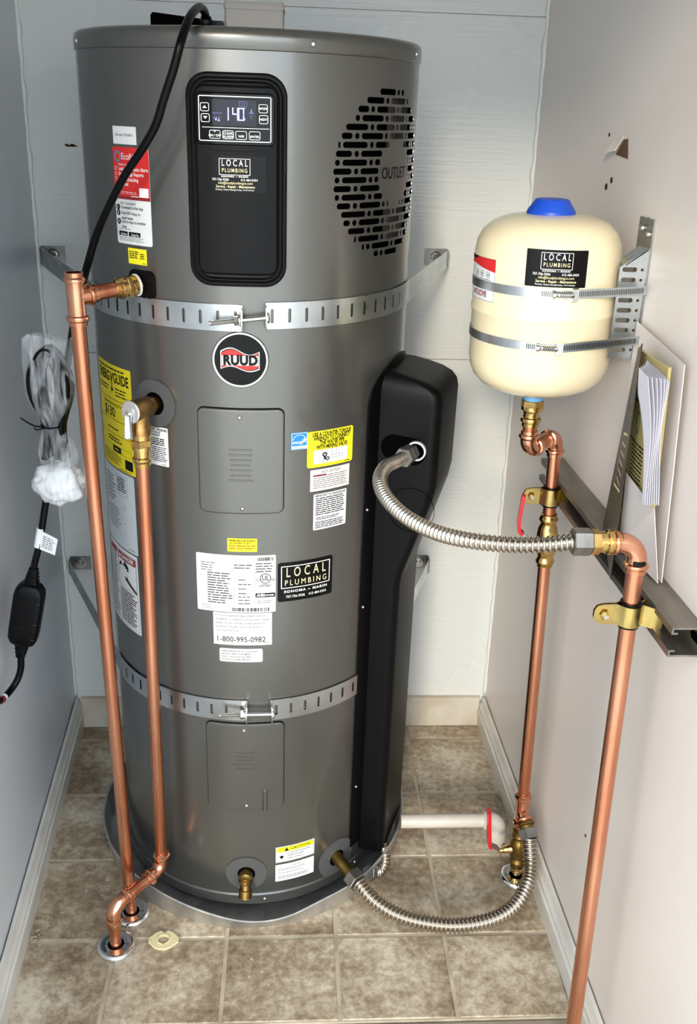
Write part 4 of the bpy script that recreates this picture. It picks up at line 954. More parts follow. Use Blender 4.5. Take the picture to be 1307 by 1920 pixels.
# ================================================================== strut channel on the right wall
o = thing('strut_channel', (.55, -.4, .8165), 'dark steel strut channel fixed along the right wall', 'strut channel')
CP = [(0, 0), (.041, 0), (.041, .0095), (.033, .0095), (.033, .0070), (.0385, .0070), (.0385, .0025), (.0025, .0025), (.0025, .0385), (.0385, .0385), (.0385, .034), (.033, .034), (.033, .0315), (.041, .0315), (.041, .041), (0, .041)]
ZS = .8165; v = []; f = []; n = len(CP)
for y in (-.100, -.714):
    for dd_, z in CP: v.append((XR(y, ZS)-.001-dd_, y, ZS+z))
for k in range(n): f.append((k, (k+1) % n, (k+1) % n+n, k+n))
f.append(tuple(range(n-1, -1, -1))); f.append(tuple(range(n, 2*n)))
build('channel', v, f, 'strut', o, None)
g = G()
for y in (-.16, -.21, -.26, -.31, -.36, -.41, -.46, -.51, -.56, -.61, -.66, -.70): 
    lp = rrect(y-.014, ZS+.014, y+.014, ZS+.027, .0064, 4); k = len(g.v)
    g.add([(XR(a, b)-.0040, a, b) for a, b in lp], [tuple(range(len(lp)-1, -1, -1))])
g.out('slots', 'void', o, None)['kind'] = 'stuff'

def pipe_clamp(x, y, z, label):
    o = thing('pipe_clamp', (x, y, z-.015), label, 'pipe clamp', 'yellow zinc strut clamps'); xs = XR(y, z)-.041
    lathe((x, y, z-.0175), (0, 0, 1), [(0, PR+.0006), (0, PR+.0030), (.035, PR+.0030), (.035, PR+.0006)], 24, False).out('rubber_cushion', 'rubber', o, 40)
    for s in (-1, 1):
        r = PR+.0042; P = [(xs+.012, s*.0155), (xs+.001, s*.0155)]
        for k in range(9): an = R_(20+k*16); P.append((x+r*math.cos(an), s*max(.0026, r*math.sin(an))))
        P += [(x-.0195, s*.0026), (x-.026, s*.0026), (x-.036, s*.0026), (x-.044, s*.0026), (x-.0475, s*.0026)]
        hz = [.0145]*(len(P)-4)+[.0145, .014, .0115, .005]
        v = []; f = []; n = len(P)
        for i, (a, b) in enumerate(P):
            a2, b2 = P[min(i+1, n-1)]; a1, b1 = P[max(i-1, 0)]; tx, ty = a2-a1, b2-b1; l = math.hypot(tx, ty); nx, ny = ty/l*.0017*-s, -tx/l*.0017*-s
            for zz in (-hz[i], hz[i]): v.append((a, y+b, z+zz)); v.append((a+nx, y+b+ny, z+zz))
        for i in range(n-1):
            q = i*4; w = q+4; f += [(q, w, w+2, q+2), (q+1, q+3, w+3, w+1), (q, q+1, w+1, w), (q+2, w+2, w+3, q+3)]
        f += [(0, 2, 3, 1), (4*n-4, 4*n-3, 4*n-1, 4*n-2)]
        build('clamp_half', v, f, 'yzinc', o, 40)
    g = G(); lathe((x-.0335, y-.011, z), (0, 1, 0), [(0, .0032), (.0015, .0036), (.020, .0036)], 12, True, g); g.out('bolt', 'zinc', o, 40)
    hexnut((x-.0335, y-.0085, z), (0, 1, 0), .0066, .0040).out('nut', 'yzinc', o, 30)
    return o
# ================================================================== rear supply riser (to the expansion tank)
FB = Vector((.535, -.2327, 0)); FT = Vector((.510, -.2189, .941))
def RS(z): return FB+(FT-FB)*(z/.941)
rax = (FT-FB).normalized()
o = thing('copper_riser', FB, 'rear copper riser by the right wall with two brass ball valves and a tee', 'copper pipe')
def prof_on(z0, z1, prof, name, m, parent=o, seg=24):
    L = (z1-z0)/rax.z; return lathe(RS(z0), rax, [(t*L, r) for t, r in prof], seg).out(name, m, parent, 40)
prof_on(.002, .034, [(0, .0095), (.45, .0095), (.5, .0125), (.75, .0135), (1, .012)], 'lower_coupling', 'brass')
vb = prof_on(.030, .125, [(0, .012), (.02, .0145), (.12, .0145), (.17, .0165), (.22, .0145), (.25, .0135), (.3, .0165), (.42, .0185), (.58, .0185), (.70, .0165), (.75, .0135), (.80, .0140), (.84, .0165), (.89, .0145), (.98, .0145), (1, .0115)], 'ball_valve', 'oldbrass')
lathe(RS(.077)+Vector((-.010, -.002, 0)), (-1, -.05, -.15), [(0, .009), (.010, .009), (.012, .0075), (.022, .0075), (.023, .006), (.030, .006)], 16).out('valve_stem', 'brass', vb, 40)
g = G(); q = RS(.077)+Vector((-.038, -.004, -.0055)); P = [q+Vector((.001, 0, -.008)), q, q+Vector((-.006, -.002, .010)), q+Vector((-.022, -.004, .020))]
def strip(P, w, t, wd, name, m, parent):
    v = []; f = []; P = [Vector(p) for p in P]; n = len(P); wd = Vector(wd).normalized()
    for i, p in enumerate(P):
        tg = (P[min(i+1, n-1)]-P[max(i-1, 0)]).normalized(); nn = tg.cross(wd).normalized()
        v += [p-wd*w/2-nn*t/2, p+wd*w/2-nn*t/2, p+wd*w/2+nn*t/2, p-wd*w/2+nn*t/2]
    for i in range(n-1):
        for k in range(4): a = i*4+k; b = i*4+(k+1) % 4; f.append((a, b, b+4, a+4))
    f += [(3, 2, 1, 0), (4*n-4, 4*n-3, 4*n-2, 4*n-1)]
    return build(name, v, f, m, parent, 30)
strip(P, .016, .0022, (0, 1, 0), 'lever', 'zinc', vb)
e = P[-1]; gp = [e+Vector((.001, 0, -.003)), e+Vector((-.003, -.001, .004)), e+Vector((-.0045, -.001, .02)), e+Vector((-.0075, 0, .05)), e+Vector((-.010, 0, .080)), e+Vector((-.0103, 0, .084))]
strip(gp, .019, .0065, (0, 1, 0), 'lever_grip', 'red', vb)
pipe(RS(.118), RS(.140), PR, 'pipe', o)
te = prof_on(.130, .212, [(0, PR*1.02), (.01, PR+.0022), (.07, PR+.0022), (.095, PR+.0050), (.13, PR+.0052), (.165, PR+.0045), (.185, PR+.0018), (.80, PR+.0018), (.82, PR+.0045), (.86, PR+.0052), (.90, PR+.0048), (.925, PR+.0022), (.99, PR+.0022), (1, PR*1.02)], 'tee', 'copperfit')
tq = RS(.168); td = Vector((.16, -.80, -.57)).normalized()
lathe(tq, td, [(0, PR), (.014, PR+.0018), (.0155, PR+.0045), (.018, PR+.0052), (.0205, PR+.0045), (.022, PR+.002)], 24).out('tee_branch', 'copperfit', te, 40)
g = G(); lathe(tq+td*.020, td, [(0, PR+.001), (.001, PR+.0035), (.005, PR+.0060), (.009, PR+.0062), (.011, PR+.0030), (.017, PR+.0030)], 24, True, g); g.out('brass_adapter', 'oldbrass', o, 40)
pipe(RS(.205), RS(.715), PR, 'pipe', o)
mv = prof_on(.700, .800, [(0, PR*1.02), (.01, .0138), (.05, .0138), (.08, .0162), (.12, .0165), (.16, .0140), (.20, .0135), (.26, .0165), (.38, .0185), (.62, .0185), (.74, .0165), (.80, .0135), (.84, .0140), (.88, .0165), (.92, .0162), (.95, .0138), (.99, .0138), (1, PR*1.02)], 'ball_valve', 'brass')
lathe(RS(.750)+Vector((-.010, -.006, 0)), (-.85, -.5, .1), [(0, .009), (.010, .009), (.011, .007), (.020, .007), (.021, .005), (.027, .005)], 16).out('valve_stem', 'brass', mv, 40)
q = RS(.750)+Vector((-.031, -.018, .003)); P = [q+Vector((.004, 0, -.010)), q, q+Vector((-.005, -.001, .008)), q+Vector((-.022, -.004, .022))]
strip(P, .015, .0022, (-.5, .85, 0), 'lever', 'zinc', mv)
e = P[-1]; strip([e+Vector((.004, .001, -.004)), e+Vector((-.003, 0, .002)), e+Vector((-.005, 0, .014)), e+Vector((-.004, 0, .040)), e+Vector((-.002, 0, .064)), e+Vector((-.0015, 0, .067))], .014, .0060, (.15, 1, 0), 'lever_grip', 'red', mv)
pipe(RS(.790), RS(.915), PR, 'pipe', o)
EX = Vector((.4450, -.2920, .938)); CT = Vector((FT.x, FT.y, .941))
elbow(FB, CT, EX, PR, o, rad=.023, sock=.014); dx = (EX-CT).normalized(); pipe(CT+dx*.025, EX-dx*.025, PR, 'pipe', o)
elbow(CT, EX, EX+Vector((0, 0, .2)), PR, o, rad=.020, sock=.014)
pipe(EX+Vector((0, 0, .026)), EX+Vector((0, 0, .045)), PR, 'pipe', o)
g = G(); lathe(EX+Vector((0, 0, .040)), (0, 0, 1), [(0, PR*1.02), (.001, PR+.0022), (.007, PR+.0022), (.009, PR+.005), (.012, PR+.0052), (.0145, PR+.0045), (.016, PR+.0015), (.022, PR+.0012), (.027, .0145), (.028, .0170), (.034, .0172)], 24, True, g); ad = g.out('brass_adapter', 'brass', o, 40)
hexnut(EX+Vector((0, 0, .070)), (0, 0, 1), .0180, .014).out('hex_collar', 'brass', ad, 30)
pipe_clamp(RS(.832).x, RS(.832).y, .832, 'yellow zinc clamp holding the rear riser to the strut')

# ================================================================== front supply riser
GB = Vector((.510, -.702, -.004)); GT = Vector((.510, -.6365, .937)); gax = (GT-GB).normalized()
o = thing('copper_riser', GB, 'front copper riser pipe at the right, bent over to the upper flexible hose', 'copper pipe')
pipe(GB+Vector((0, 0, .0005)), GT-gax*.035, PR, 'pipe', o)
GX = GT+Vector((-.2, -.008, .004)); el = elbow(GB, GT, GX, PR, o, rad=.026, sock=.016)
q_ = GT-gax*.030; sheet('size_mark', [rrect(-.0075, 0, .0075, .0085, .0008, 2)], lambda u, v, h: (q_.x+(PR+.0021+h)*math.sin(u/PR), q_.y-(PR+.0021+h)*math.cos(u/PR), q_.z+v), 'ink', el, .0004, .0004, .002)
gd = (GX-GT).normalized(); g = G()
lathe(GT+gd*.026, gd, [(0, PR*1.02), (.0008, PR+.0025), (.008, PR+.0025), (.010, PR+.0050), (.0135, PR+.0054), (.017, PR+.005), (.0185, PR+.0024), (.028, PR+.0024), (.036, PR+.0024)], 24, True, g); ad = g.out('brass_adapter', 'brass', o, 40)
hexnut(GT+gd*.052, gd, .0165, .012).out('hex_collar', 'brass', ad, 30)
pc = GB+(GT-GB)*((.8385+.004)/.941); pipe_clamp(pc.x, pc.y, .8385, 'yellow zinc clamp holding the front riser to the strut')

# ================================================================== flexible hoses
def hose(name, label, P, rmin, rmax, pitch, nuts, cat='hose', group='corrugated steel hoses'):
    o = thing(name, (P[len(P)//2][0], P[len(P)//2][1], min(p[2] for p in P)), label, cat, group)
    corrug(P, rmin, rmax, pitch).out('corrugated_tube', 'steelhose', o, 60)
    for p, d, r, h in nuts:
        d = Vector(d).normalized(); nb = hexnut(p, d, r, h).out('hex_nut', 'galvdull', o, 30)
    return o
h0 = GT+gd*.064
P = [h0+gd*.022, (.388, -.641, .935), (.343, -.631, .930), (.294, -.602, .923), (.258, -.562, .917), (.226, -.515, .918), (.205, -.460, .923), (.200, -.410, .929), (.212, -.360, .931), (.232, -.320, .926), (.250, -.285, .921)]
nd = (Vector((.275, -.232, .915))-Vector((.246, -.293, .922))).normalized()
hose('flexible_hose', 'upper corrugated steel hose from the black side cover to the front copper elbow', P, .0079, .0110, .0069, [(h0, gd, .0178, .0235), (Vector((.247, -.291, .922)), nd, .0165, .016), (Vector((.2555, -.2735, .9205)), nd, .0150, .022)])
n0 = tq+td*.036
P = [(.2060, -.3070, .0650), (.2336, -.3383, .0520), (.277, -.3658, .042), (.3305, -.3822, .038), (.3894, -.3898, .038), (.4506, -.3823, .042), (.4960, -.3615, .050), (.5250, -.3320, .064), (.5400, -.3020, .086), tuple(n0+td*.016)]
cd_ = Vector((.207, -.308, .064))-Vector((.166, -.2472, .074)); cd_.normalize(); cp = Vector((.166, -.2472, .074))
hose('flexible_hose', 'lower corrugated steel hose lying across the floor tiles to the tee', P, .0110, .0151, .0080, [(n0, td, .0185, .020), (cp+cd_*.052, cd_, .0205, .022)])
lathe(cp-cd_*.012, cd_, [(0, .0118), (.055, .0118), (.056, .0150), (.066, .0150)], 24).out('inlet_nipple', 'oldbrass', heater, 40)
P = [(.262, -.190, .050), (.268, -.206, .040), (.2655, -.222, .0300), (.254, -.236, .0245), (.240, -.246, .030)]
hose('flexible_hose', 'short corrugated steel hose curling out below the black side cover', P, .0095, .0122, .0066, [(Vector((.240, -.246, .030)), Vector((-.016, -.012, .012)), .0165, .014)])

# ================================================================== pan drain in white PVC
o = thing('drain_pipe', (.40, -.14, 0), 'white PVC drain pipe with elbow running from the pan to the right', 'drain pipe')
py, pz = -.135, .062; pipe((.306, py, pz), (.492, py, pz), .0142, 'pipe', o, 'pvc', 24)
path = arc_corner((.45, py, pz), (.513, py, pz), (.513, py-.004, -.2), .022, 10); g = G(); tube(path, .0180, 24, g)
lathe((.480, py, pz), (1, 0, 0), [(0, .0150), (.0005, .0188), (.014, .0188)], 24, True, g); lathe((.513, py, .034), (0, 0, -1), [(-.006, .0180), (0, .0188), (.020, .0188), (.0205, .015)], 24, True, g); eb = g.out('elbow', 'pvc', o, 40)
pipe((.513, py, .016), (.513, py, .0012), .0142, 'pipe', o, 'pvc', 24)

# ================================================================== expansion tank
EC = Vector((.4460, -.2955, 0)); ER = .1055; TL = -.022
o = thing('expansion_tank', (EC.x, EC.y, 1.03), 'cream expansion tank with blue cap hung beside the right wall', 'expansion tank')
tb = EX.z+.084
lathe((EC.x, EC.y, 1.04), (TL, 0, 1), [(z-1.04, r) for z, r in [(1.038, .018), (1.040, .045), (1.045, .068), (1.054, .087), (1.066, .098), (1.080, .1035), (1.093, ER), (1.162, ER), (1.164, ER+.0012), (1.167, ER+.0016), (1.170, ER+.0012), (1.172, ER), (1.248, ER), (1.263, .1030), (1.277, .096), (1.289, .083), (1.297, .062), (1.300, .040), (1.301, .02)]], 80).out('shell', 'cream', o, 60)
lathe((EX.x, EX.y, 0), (0, 0, 1), [(tb-.002, .0125), (tb-.002, .0150), (tb+.012, .0150), (tb+.012, .0125)], 24, False).out('thread_tape', 'bluetape', o, 40)
lathe((EX.x, EX.y, 0), (0, 0, 1), [(tb-.004, .0125), (1.042, .0125)], 24).out('nipple', 'zinc', o, 40)
EP = EC+Vector((TL*.26, 0, 0)); cap = lathe((EP.x, EP.y, 0), (0, 0, 1), [(1.298, .0350), (1.3015, .0352), (1.304, .0345), (1.316, .0262), (1.3195, .0240), (1.3205, .020)], 40).out('valve_cap', 'blue', o, 40)
lathe((EP.x-.002, EP.y-.0275, 1.3075), (0, -.8, .55), [(-.004, .0085), (.0006, .0085), (.0012, .0070)], 20).out('thumb_pad', 'blue', cap, 40)
def emap(u, v, h): a = u/ER; return (EC.x+TL*(v-1.04)+(ER+h)*math.sin(a), EC.y-(ER+h)*math.cos(a), v)
def esticker(name, label, t0, t1, z0, z1, m, draw, r=.001):
    W = R_(t1-t0)*ER; H = z1-z0; u0 = R_(t0)*ER
    s = sheet(name, [[(u0+x, z0+y) for x, y in rrect(0, 0, W, H, r, 4)]], emap, m, o, .0006, .0005, .004)
    if label: s['label'] = label
    p = Print(emap, u0, z0, 0, .0009); draw(p, W, H); p.out('lettering', s)
esticker('plumber_sticker', 'black plumber sticker', -29.6, 16.6, 1.2125, 1.2625, 'blklabel', local_small)
def d_bk(p, W, H):
    p.shape([[(0, H*.80), (W*.3, H*.82), (W*.6, H*.77), (W, H*.70), (W, H), (0, H)]], 'redlabel'); p.shape([[(0, H*.90), (W*.35, H*.93), (W*.5, H), (0, H)]], 'ink', .0001)
    for x in (.45, .63, .82): p.shape([circle(W*x, H*.62, .0045, n=18), circle(W*x, H*.62, .0038, n=18)], 'greyink'); p.rect(W*x-.0015, H*.60, W*x+.0015, H*.64, 'greyink')
    p.fine(W*.25, H*.53, W*.95, H*.32, 4, 'greyink', .3); p.text('BACKFLOW', W*.55, H*.17, .0115, 'darkred', bold=.02, sx=.66, rot=math.pi)
    p.border(0.0004, .0004, W-.0004, H-.0004, .0004, 'greyink', .001)
esticker('maker_label', 'white label with red top and upside-down red lettering', -100, -55.5, 1.1810, 1.2410, 'white', d_bk)
# wall bracket
bk = thing('tank_bracket', (.56, -.36, 1.108), 'perforated galvanised wall bracket behind the expansion tank', 'bracket')
by = -.370
lp = [(.527, 1.108), (.5655, 1.108), (.5655, 1.262), (.5635, 1.262), (.527, 1.238)]
loops = [lp]
for k in range(9):
    z = 1.121+k*.0142; loops.append(rrect(.5305, z-.0033, .5515, z+.0033, .0031, 4)); loops.append(circle(.5590, z, .0022, n=10))
sheet('slotted_plate', loops, lambda u, v, h: (u, by-h, v), 'galv', bk, 0, .002, None, None)
loops = [[(-.372, 1.108), (-.318, 1.108), (-.318, 1.302), (-.372, 1.302)], circle(-.358, 1.262, .003, n=10), circle(-.332, 1.25, .003, n=10)]
sheet('wall_flange', loops, lambda u, v, h: (XR(u, v)-.0005-h, u, v), 'galvdull', bk, .002, .002, None, None)
g = G(); g.hexa([(.535, -.33, 1.240), (.5655, -.33, 1.262), (.5655, by, 1.262), (.535, by, 1.240), (.535, -.33, 1.2418), (.5655, -.33, 1.2638), (.5655, by, 1.2638), (.535, by, 1.2418)]); g.out('gusset', 'galv', bk, None)
for y, z in ((-.335, 1.288), (-.360, 1.282)): lathe((XR(y, z)-.0026, y, z), (-1, 0, 0), [(0, .0048), (.0015, .0048), (.0035, .0036), (.004, .001)], 14).out('screw', 'zinc', bk, 40)
def tank_band(z, th_s, label, slope, m2):
    b = thing('hose_clamp', (EC.x, EC.y-ER, z-.006), label, 'clamp band', 'clamp bands on the expansion tank'); Rr = ER+.0009
    B = Vector((.563, -.392, 0)); v = B-Vector((EC.x+TL*(z-1.04), EC.y, 0)); a0 = math.degrees(math.atan2(v.x, -v.y)); da = math.degrees(math.acos(Rr/v.length)); tt = a0-da
    T = Vector((EC.x+TL*(z-1.04)+Rr*math.sin(R_(tt)), EC.y-Rr*math.cos(R_(tt)), 0)); Ls = (B-T).length; db = (B-T).normalized(); nb = Vector((db.y, -db.x, 0)); La = Rr*R_(tt+150)
    def mp(s, vv, h):
        zz = z+vv+slope*max(0, s-La)
        if s <= La: a = R_(-150)+s/Rr; return (EC.x+TL*(z-1.04)+(Rr+h)*math.sin(a), EC.y-(Rr+h)*math.cos(a), zz)
        q = T+db*(s-La)+nb*h; return (q.x, q.y, zz)
    sheet('band', [[(0, -.0062), (La+Ls, -.0062), (La+Ls, .0062), (0, .0062)]], mp, 'galv', b, .0006, .0008, .004)
    p = Print(mp, 0, 0, 0, .0009); s = La-R_(-th_s+tt)*Rr-.030
    while s < La+Ls-.006: p.rect(s, -.0036, s+.0012, .0036, m2, 0, 1); s += .0026
    p.out('thread_slots', b)['kind'] = 'stuff'
    sw = La-R_(tt-th_s)*Rr; g = G(); N = 6
    c0 = [mp(sw-.016, 0, .006), mp(sw+.016, 0, .006)]; dd = (Vector(c0[1])-Vector(c0[0])).normalized()
    lathe(c0[0], dd, [(0, .0052), (.004, .0056), (.006, .0040)]+[(.008+.0016*k, .0050 if k % 2 else .0040) for k in range(12)]+[(.030, .004)], 16, True, g); g.out('worm_screw', 'zinc', b, 40)
    q = [mp(sw+s_, v_, h_) for h_ in (.0006, .0085) for s_, v_ in ((.010, -.0085), (.019, -.0085), (.019, .0085), (.010, .0085))]; G().hexa(q).out('worm_housing', 'chrome', b, None)
tank_band(1.2035, 0, 'upper steel clamp band around the expansion tank', .06, 'fin'); tank_band(1.1290, -8, 'lower steel clamp band around the expansion tank', .10, 'ink')

# ================================================================== folder with manuals behind the strut
fo = thing('document_folder', (.56, -.50, .858), 'open presentation folder tucked between strut and right wall', 'folder')
def fq(y, z, o_): return Vector((XR(y, z)-o_, y, z))
def quadslab(pts, t, name, m, parent, nd):
    nd = Vector(nd); P = [Vector(p) for p in pts]; G().hexa(P+[p+nd*t for p in P]).out(name, m, parent, None)
quadslab([fq(-.372, .860, .006), fq(-.597, .8595, .010), fq(-.5635, 1.1480, .012), fq(-.372, 1.163, .006)], .0012, 'back_cover', 'folderlight', fo, (-1, 0, 0))
quadslab([fq(-.480, .862, .028), fq(-.599, .8595, .016), fq(-.588, .962, .032), fq(-.480, .972, .033)], .0010, 'pocket', 'folderlight', fo, (-1, 0, 0))
fl4 = [Vector((.5455, -.405, .861)), Vector((.5310, -.506, .8180)), Vector((.5270, -.500, 1.1600)), Vector((.5445, -.442, 1.138))]
def flm(u, v, h): a = fl4[0].lerp(fl4[1], u); b = fl4[3].lerp(fl4[2], u); return a.lerp(b, v)+Vector((-.96, -.28, 0))*h
v = []; f = []
for h in (0, .0014):
    for j in range(5):
        for i in range(3): v.append(flm(i/2, j/4, h))
for k, s in ((0, -1), (15, 1)):
    for j in range(4):
        for i in range(2):
            a = k+j*3+i; q = (a, a+1, a+4, a+3); f.append(q if s > 0 else q[::-1])
bnd = [0, 1, 2, 5, 8, 11, 14, 13, 12, 9, 6, 3]
for a, b in zip(bnd, bnd[1:]+bnd[:1]): f.append((a, b, b+15, a+15))
build('front_cover', v, f, ['folderdark'], fo, None)
p = Print(flm, 0, 0, 0, .0017)
for w0, w1 in (((.22, .30), (.78, .36)), ((.78, .36), (.82, .62)), ((.82, .62), (.30, .58)), ((.30, .58), (.22, .30))): p.line(*w0, *w1, .012, 'gold')
for k in range(5): p.line(.34, .36+k*.045, .70, .375+k*.045, .008, 'gold')
for k in range(4): p.line(.55, .70+k*.05, .80, .715+k*.05, .018, 'orangeink')
p.out('gold_print', fo)
mb = thing('manual', (.545, -.52, .90), 'khaki instruction manual standing in the folder pocket', 'booklet')
def mm(u, v, h): y = -.446-.112*u; z = .905+.238*v; return Vector((XR(y, z)-.016-h-.010*v-.004*math.sin(u*3), y, z))
v = []; f = []
for h in (0, .004):
    for j in (0, 1):
        for i in range(6): v.append(mm(i/5, j, h))
for i in range(5): f += [(i, i+6, i+7, i+1), (12+i, 13+i, 19+i, 18+i), (i, i+1, i+13, i+12), (6+i, 18+i, 19+i, 7+i)]
f += [(0, 12, 18, 6), (5, 11, 23, 17)]
build('cover', v, f, 'kraft', mb, None)
class MP(Print):
    pass
p = Print(lambda u, v, h: mm(u, v, .004+h), 0, 0, 0, .0004)
vv, ff = glyphs('Water Heater', 1.0, 'LEFT', 0.0); p.poly([(.04+x*.135, .80+y*.085) for x, y in vv], ff, 'ink')
vv, ff = glyphs('USE & CARE', 1.0, 'LEFT', 0.0)
for k in range(16):
    y = .47-k*.024; x = .22
    while x < .62: w = random.uniform(.03, .09); p.rect(x, y, min(x+w, .62), y+.010, 'ink', 0, 1); x += w+.015
p.border(.05, .48, .30, .72, .008, 'ink', .01); p.shape([circle(.36, .60, .05, .07, 16), circle(.36, .60, .04, .055, 16)], 'greyink'); p.out('cover_print', mb)
pg = thing('loose_papers', (.54, -.55, .93), 'wavy white loose papers standing beside the khaki manual', 'paper', None)
for k in range(7):
    v = []; f = []; n = 14
    for j in range(n+1):
        t = j/n; z = .968+.170*t; off = .028+.0030*k+.010*t+.006*math.sin(t*4.2+k*.5)*t
        ye = -.577+.085*min(1, t*1.25)**1.3-.008*k*t; yn = -.589+.016*t
        for yy in (ye, yn): v += [fq(yy, z-.10*(ye-yy)*t, off), fq(yy, z-.10*(ye-yy)*t, off+.0005)]
    for j in range(n): a = j*4; b = a+4; f += [(a, a+2, b+2, b), (a+1, b+1, b+3, a+3), (a, b, b+1, a+1), (a+2, a+3, b+3, b+2)]
    build('sheet', v, f, 'pages', pg, 60)

# ================================================================== power cord, bag and inline device
pc_ = thing('power_cord', (-.30, -.26, .50), 'black power cord drooping from the heater top down past the left riser', 'power cord')
CR = .0057
P = [(-.055, -.20, 1.534), (-.055, -.20, 1.540), (-.056, -.22, 1.5475), (-.060, -.26, 1.5475), (-.067, -.31, 1.532), (-.075, -.345, 1.503), (-.086, -.347, 1.469), (-.100, -.344, 1.434), (-.113, -.339, 1.401), (-.133, -.330, 1.371), (-.162, -.312, 1.334), (-.190, -.292, 1.290), (-.213, -.272, 1.250), (-.231, -.260, 1.206), (-.245, -.254, 1.166), (-.258, -.252, 1.122), (-.268, -.255, 1.078), (-.276, -.258, 1.045)]
tube(resample(catmull(P, 10), .006), CR, 14).out('cable', 'rubber', pc_, 60)
for k in range(7):
    cx = -.300+.005*math.sin(k*2.2); yy = -.264+.0038*(k-3); w = .0265-.0052*(k % 4)
    P = [(cx+w*.5, yy, .905), (cx+w*.42, -.263+(yy+.263)*.6, .958), (cx+w, yy, 1.010), (cx+w*.9, yy, 1.050), (cx, yy, 1.082-.007*(k % 4)), (cx-w*.9, yy, 1.050), (cx-w, yy, 1.010), (cx-w*.42, -.263+(yy+.263)*.6, .958), (cx-w*.6, yy, .905)]
    tube(resample(catmull(P, 8), .006), CR*.92, 10).out('cable_loop', 'rubber', pc_, 60)
P = [(-.312, -.268, .865), (-.323, -.27, .828), (-.330, -.275, .793), (-.339, -.28, .753), (-.346, -.28, .731), (-.350, -.28, .715)]
tube(resample(catmull(P, 8), .006), CR, 14).out('cable', 'rubber', pc_, 60)
P = [(-.3835, -.29, .560), (-.3855, -.291, .535), (-.392, -.296, .514), (-.401, -.310, .502), (-.4065, -.332, .502), (-.4075, -.362, .513), (-.404, -.40, .53)]
tube(resample(catmull(P, 8), .006), CR, 14).out('cable', 'rubber', pc_, 60)
tube([(-.4062, -.3285, .5017), (-.4068, -.336, .5024)], CR+.0006, 14).out('white_band', 'white', pc_, 60)
tube([(-.4068, -.336, .5024), (-.4072, -.346, .506)], CR+.0006, 14).out('red_band', 'darkred', pc_, 60)
# plastic bag: pinched sleeve
import mathutils
def loft(sec, name, m, parent, seg=40, wr=.08, seed=1):
    v = []; f = []; rnd = random.Random(seed); ph = [rnd.uniform(0, 6.28) for _ in range(6)]
    for i, (x, y, z, rx, ry) in enumerate(sec):
        for k in range(seg):
            a = 2*math.pi*k/seg; q = 1+wr*(math.sin(5*a+ph[0]+i*.5)+.7*math.sin(9*a+ph[1]-i*.4)+.5*math.sin(14*a+ph[2]+i*.7))
            v.append((x+rx*q*math.cos(a), y+ry*q*math.sin(a), z+.004*math.sin(3*a+ph[3])*(1 if i == 0 else .3)))
    for i in range(len(sec)-1):
        for k in range(seg): a = i*seg+k; b = i*seg+(k+1) % seg; f.append((a, b, b+seg, a+seg))
    return build(name, v, f, m, parent, 180)
bg_ = thing('plastic_bag', (-.30, -.262, .86), 'clear plastic bag tied around the coiled black cord left of the riser', 'plastic bag')
sec = [(-.2975, -.262, 1.098, .040, .010), (-.2975, -.262, 1.085, .040, .017), (-.298, -.263, 1.060, .040, .022), (-.299, -.263, 1.030, .0385, .024), (-.300, -.263, 1.005, .036, .024), (-.301, -.263, .985, .029, .022), (-.302, -.263, .970, .020, .018), (-.302, -.263, .960, .0165, .0155), (-.301, -.263, .950, .0185, .017), (-.298, -.264, .935, .026, .020), (-.295, -.265, .915, .031, .022), (-.295, -.266, .895, .029, .022), (-.298, -.267, .880, .024, .020)]
S2 = []
for i in range(len(sec)-1):
    for t in (0, .5): S2.append(tuple(a+(b-a)*t for a, b in zip(sec[i], sec[i+1])))
S2.append(sec[-1]); loft(S2, 'clear_sleeve', 'bag', bg_, 48, .028)
g = G(); P = [(-.302+.0180*math.cos(R_(k*15)), -.263+.0170*math.sin(R_(k*15)), .9600+.001*math.sin(R_(k*15+40))) for k in range(25)]; tube(P, .0014, 8, g)
tube(catmull([(-.316, -.276, .9600), (-.326, -.282, .964), (-.336, -.286, .972), (-.343, -.288, .978)], 5), .0013, 8, g); tube(catmull([(-.314, -.277, .958), (-.322, -.281, .957), (-.326, -.280, .960)], 5), .0013, 8, g); g.out('zip_tie', 'rubber', bg_, 60)
bm = bmesh.new(); bmesh.ops.create_icosphere(bm, subdivisions=4, radius=1.0)
v = []
for q in bm.verts:
    c = q.co; nz = mathutils.noise.fractal(c*2.1+Vector((3, 1, 7)), 1.0, 2.0, 4); n2 = mathutils.noise.ridged_multi_fractal(c*2.6, 1.0, 2.1, 4, 1.0, 2.0)
    s = 1+.22*nz+.05*(n2-1.0); v.append((-.2995+.041*s*c.x, -.268+.027*s*c.y, .864+.034*s*c.z))
f = [tuple(x.index for x in q.verts) for q in bm.faces]; bm.free(); build('bunched_end', v, f, 'tuft', bg_, 180)
# paper tag on the cord
tg = [Vector((-.3345, -.2830, .7895)), Vector((-.3045, -.286, .7735)), Vector((-.3115, -.286, .7450)), Vector((-.3415, -.2830, .7570))]
def tgm(u, v, h): return tg[3].lerp(tg[2], u).lerp(tg[0].lerp(tg[1], u), v)+Vector((.1, -1, 0))*h
to = sheet('paper_tag', [[(0, 0), (1, 0), (1, 1), (0, 1)]], tgm, 'white', pc_, .0006, .0006, None, None)
tube([(-.3325, -.2762, .7885), (-.3395, -.2795, .7565)], CR+.0007, 14).out('tag_wrap', 'white', pc_, 60)
p = Print(tgm, 0, 0, 0, .0009); p.fine(.28, .85, .92, .15, 6, 'greyink', .35, .12); p.out('tag_print', to)
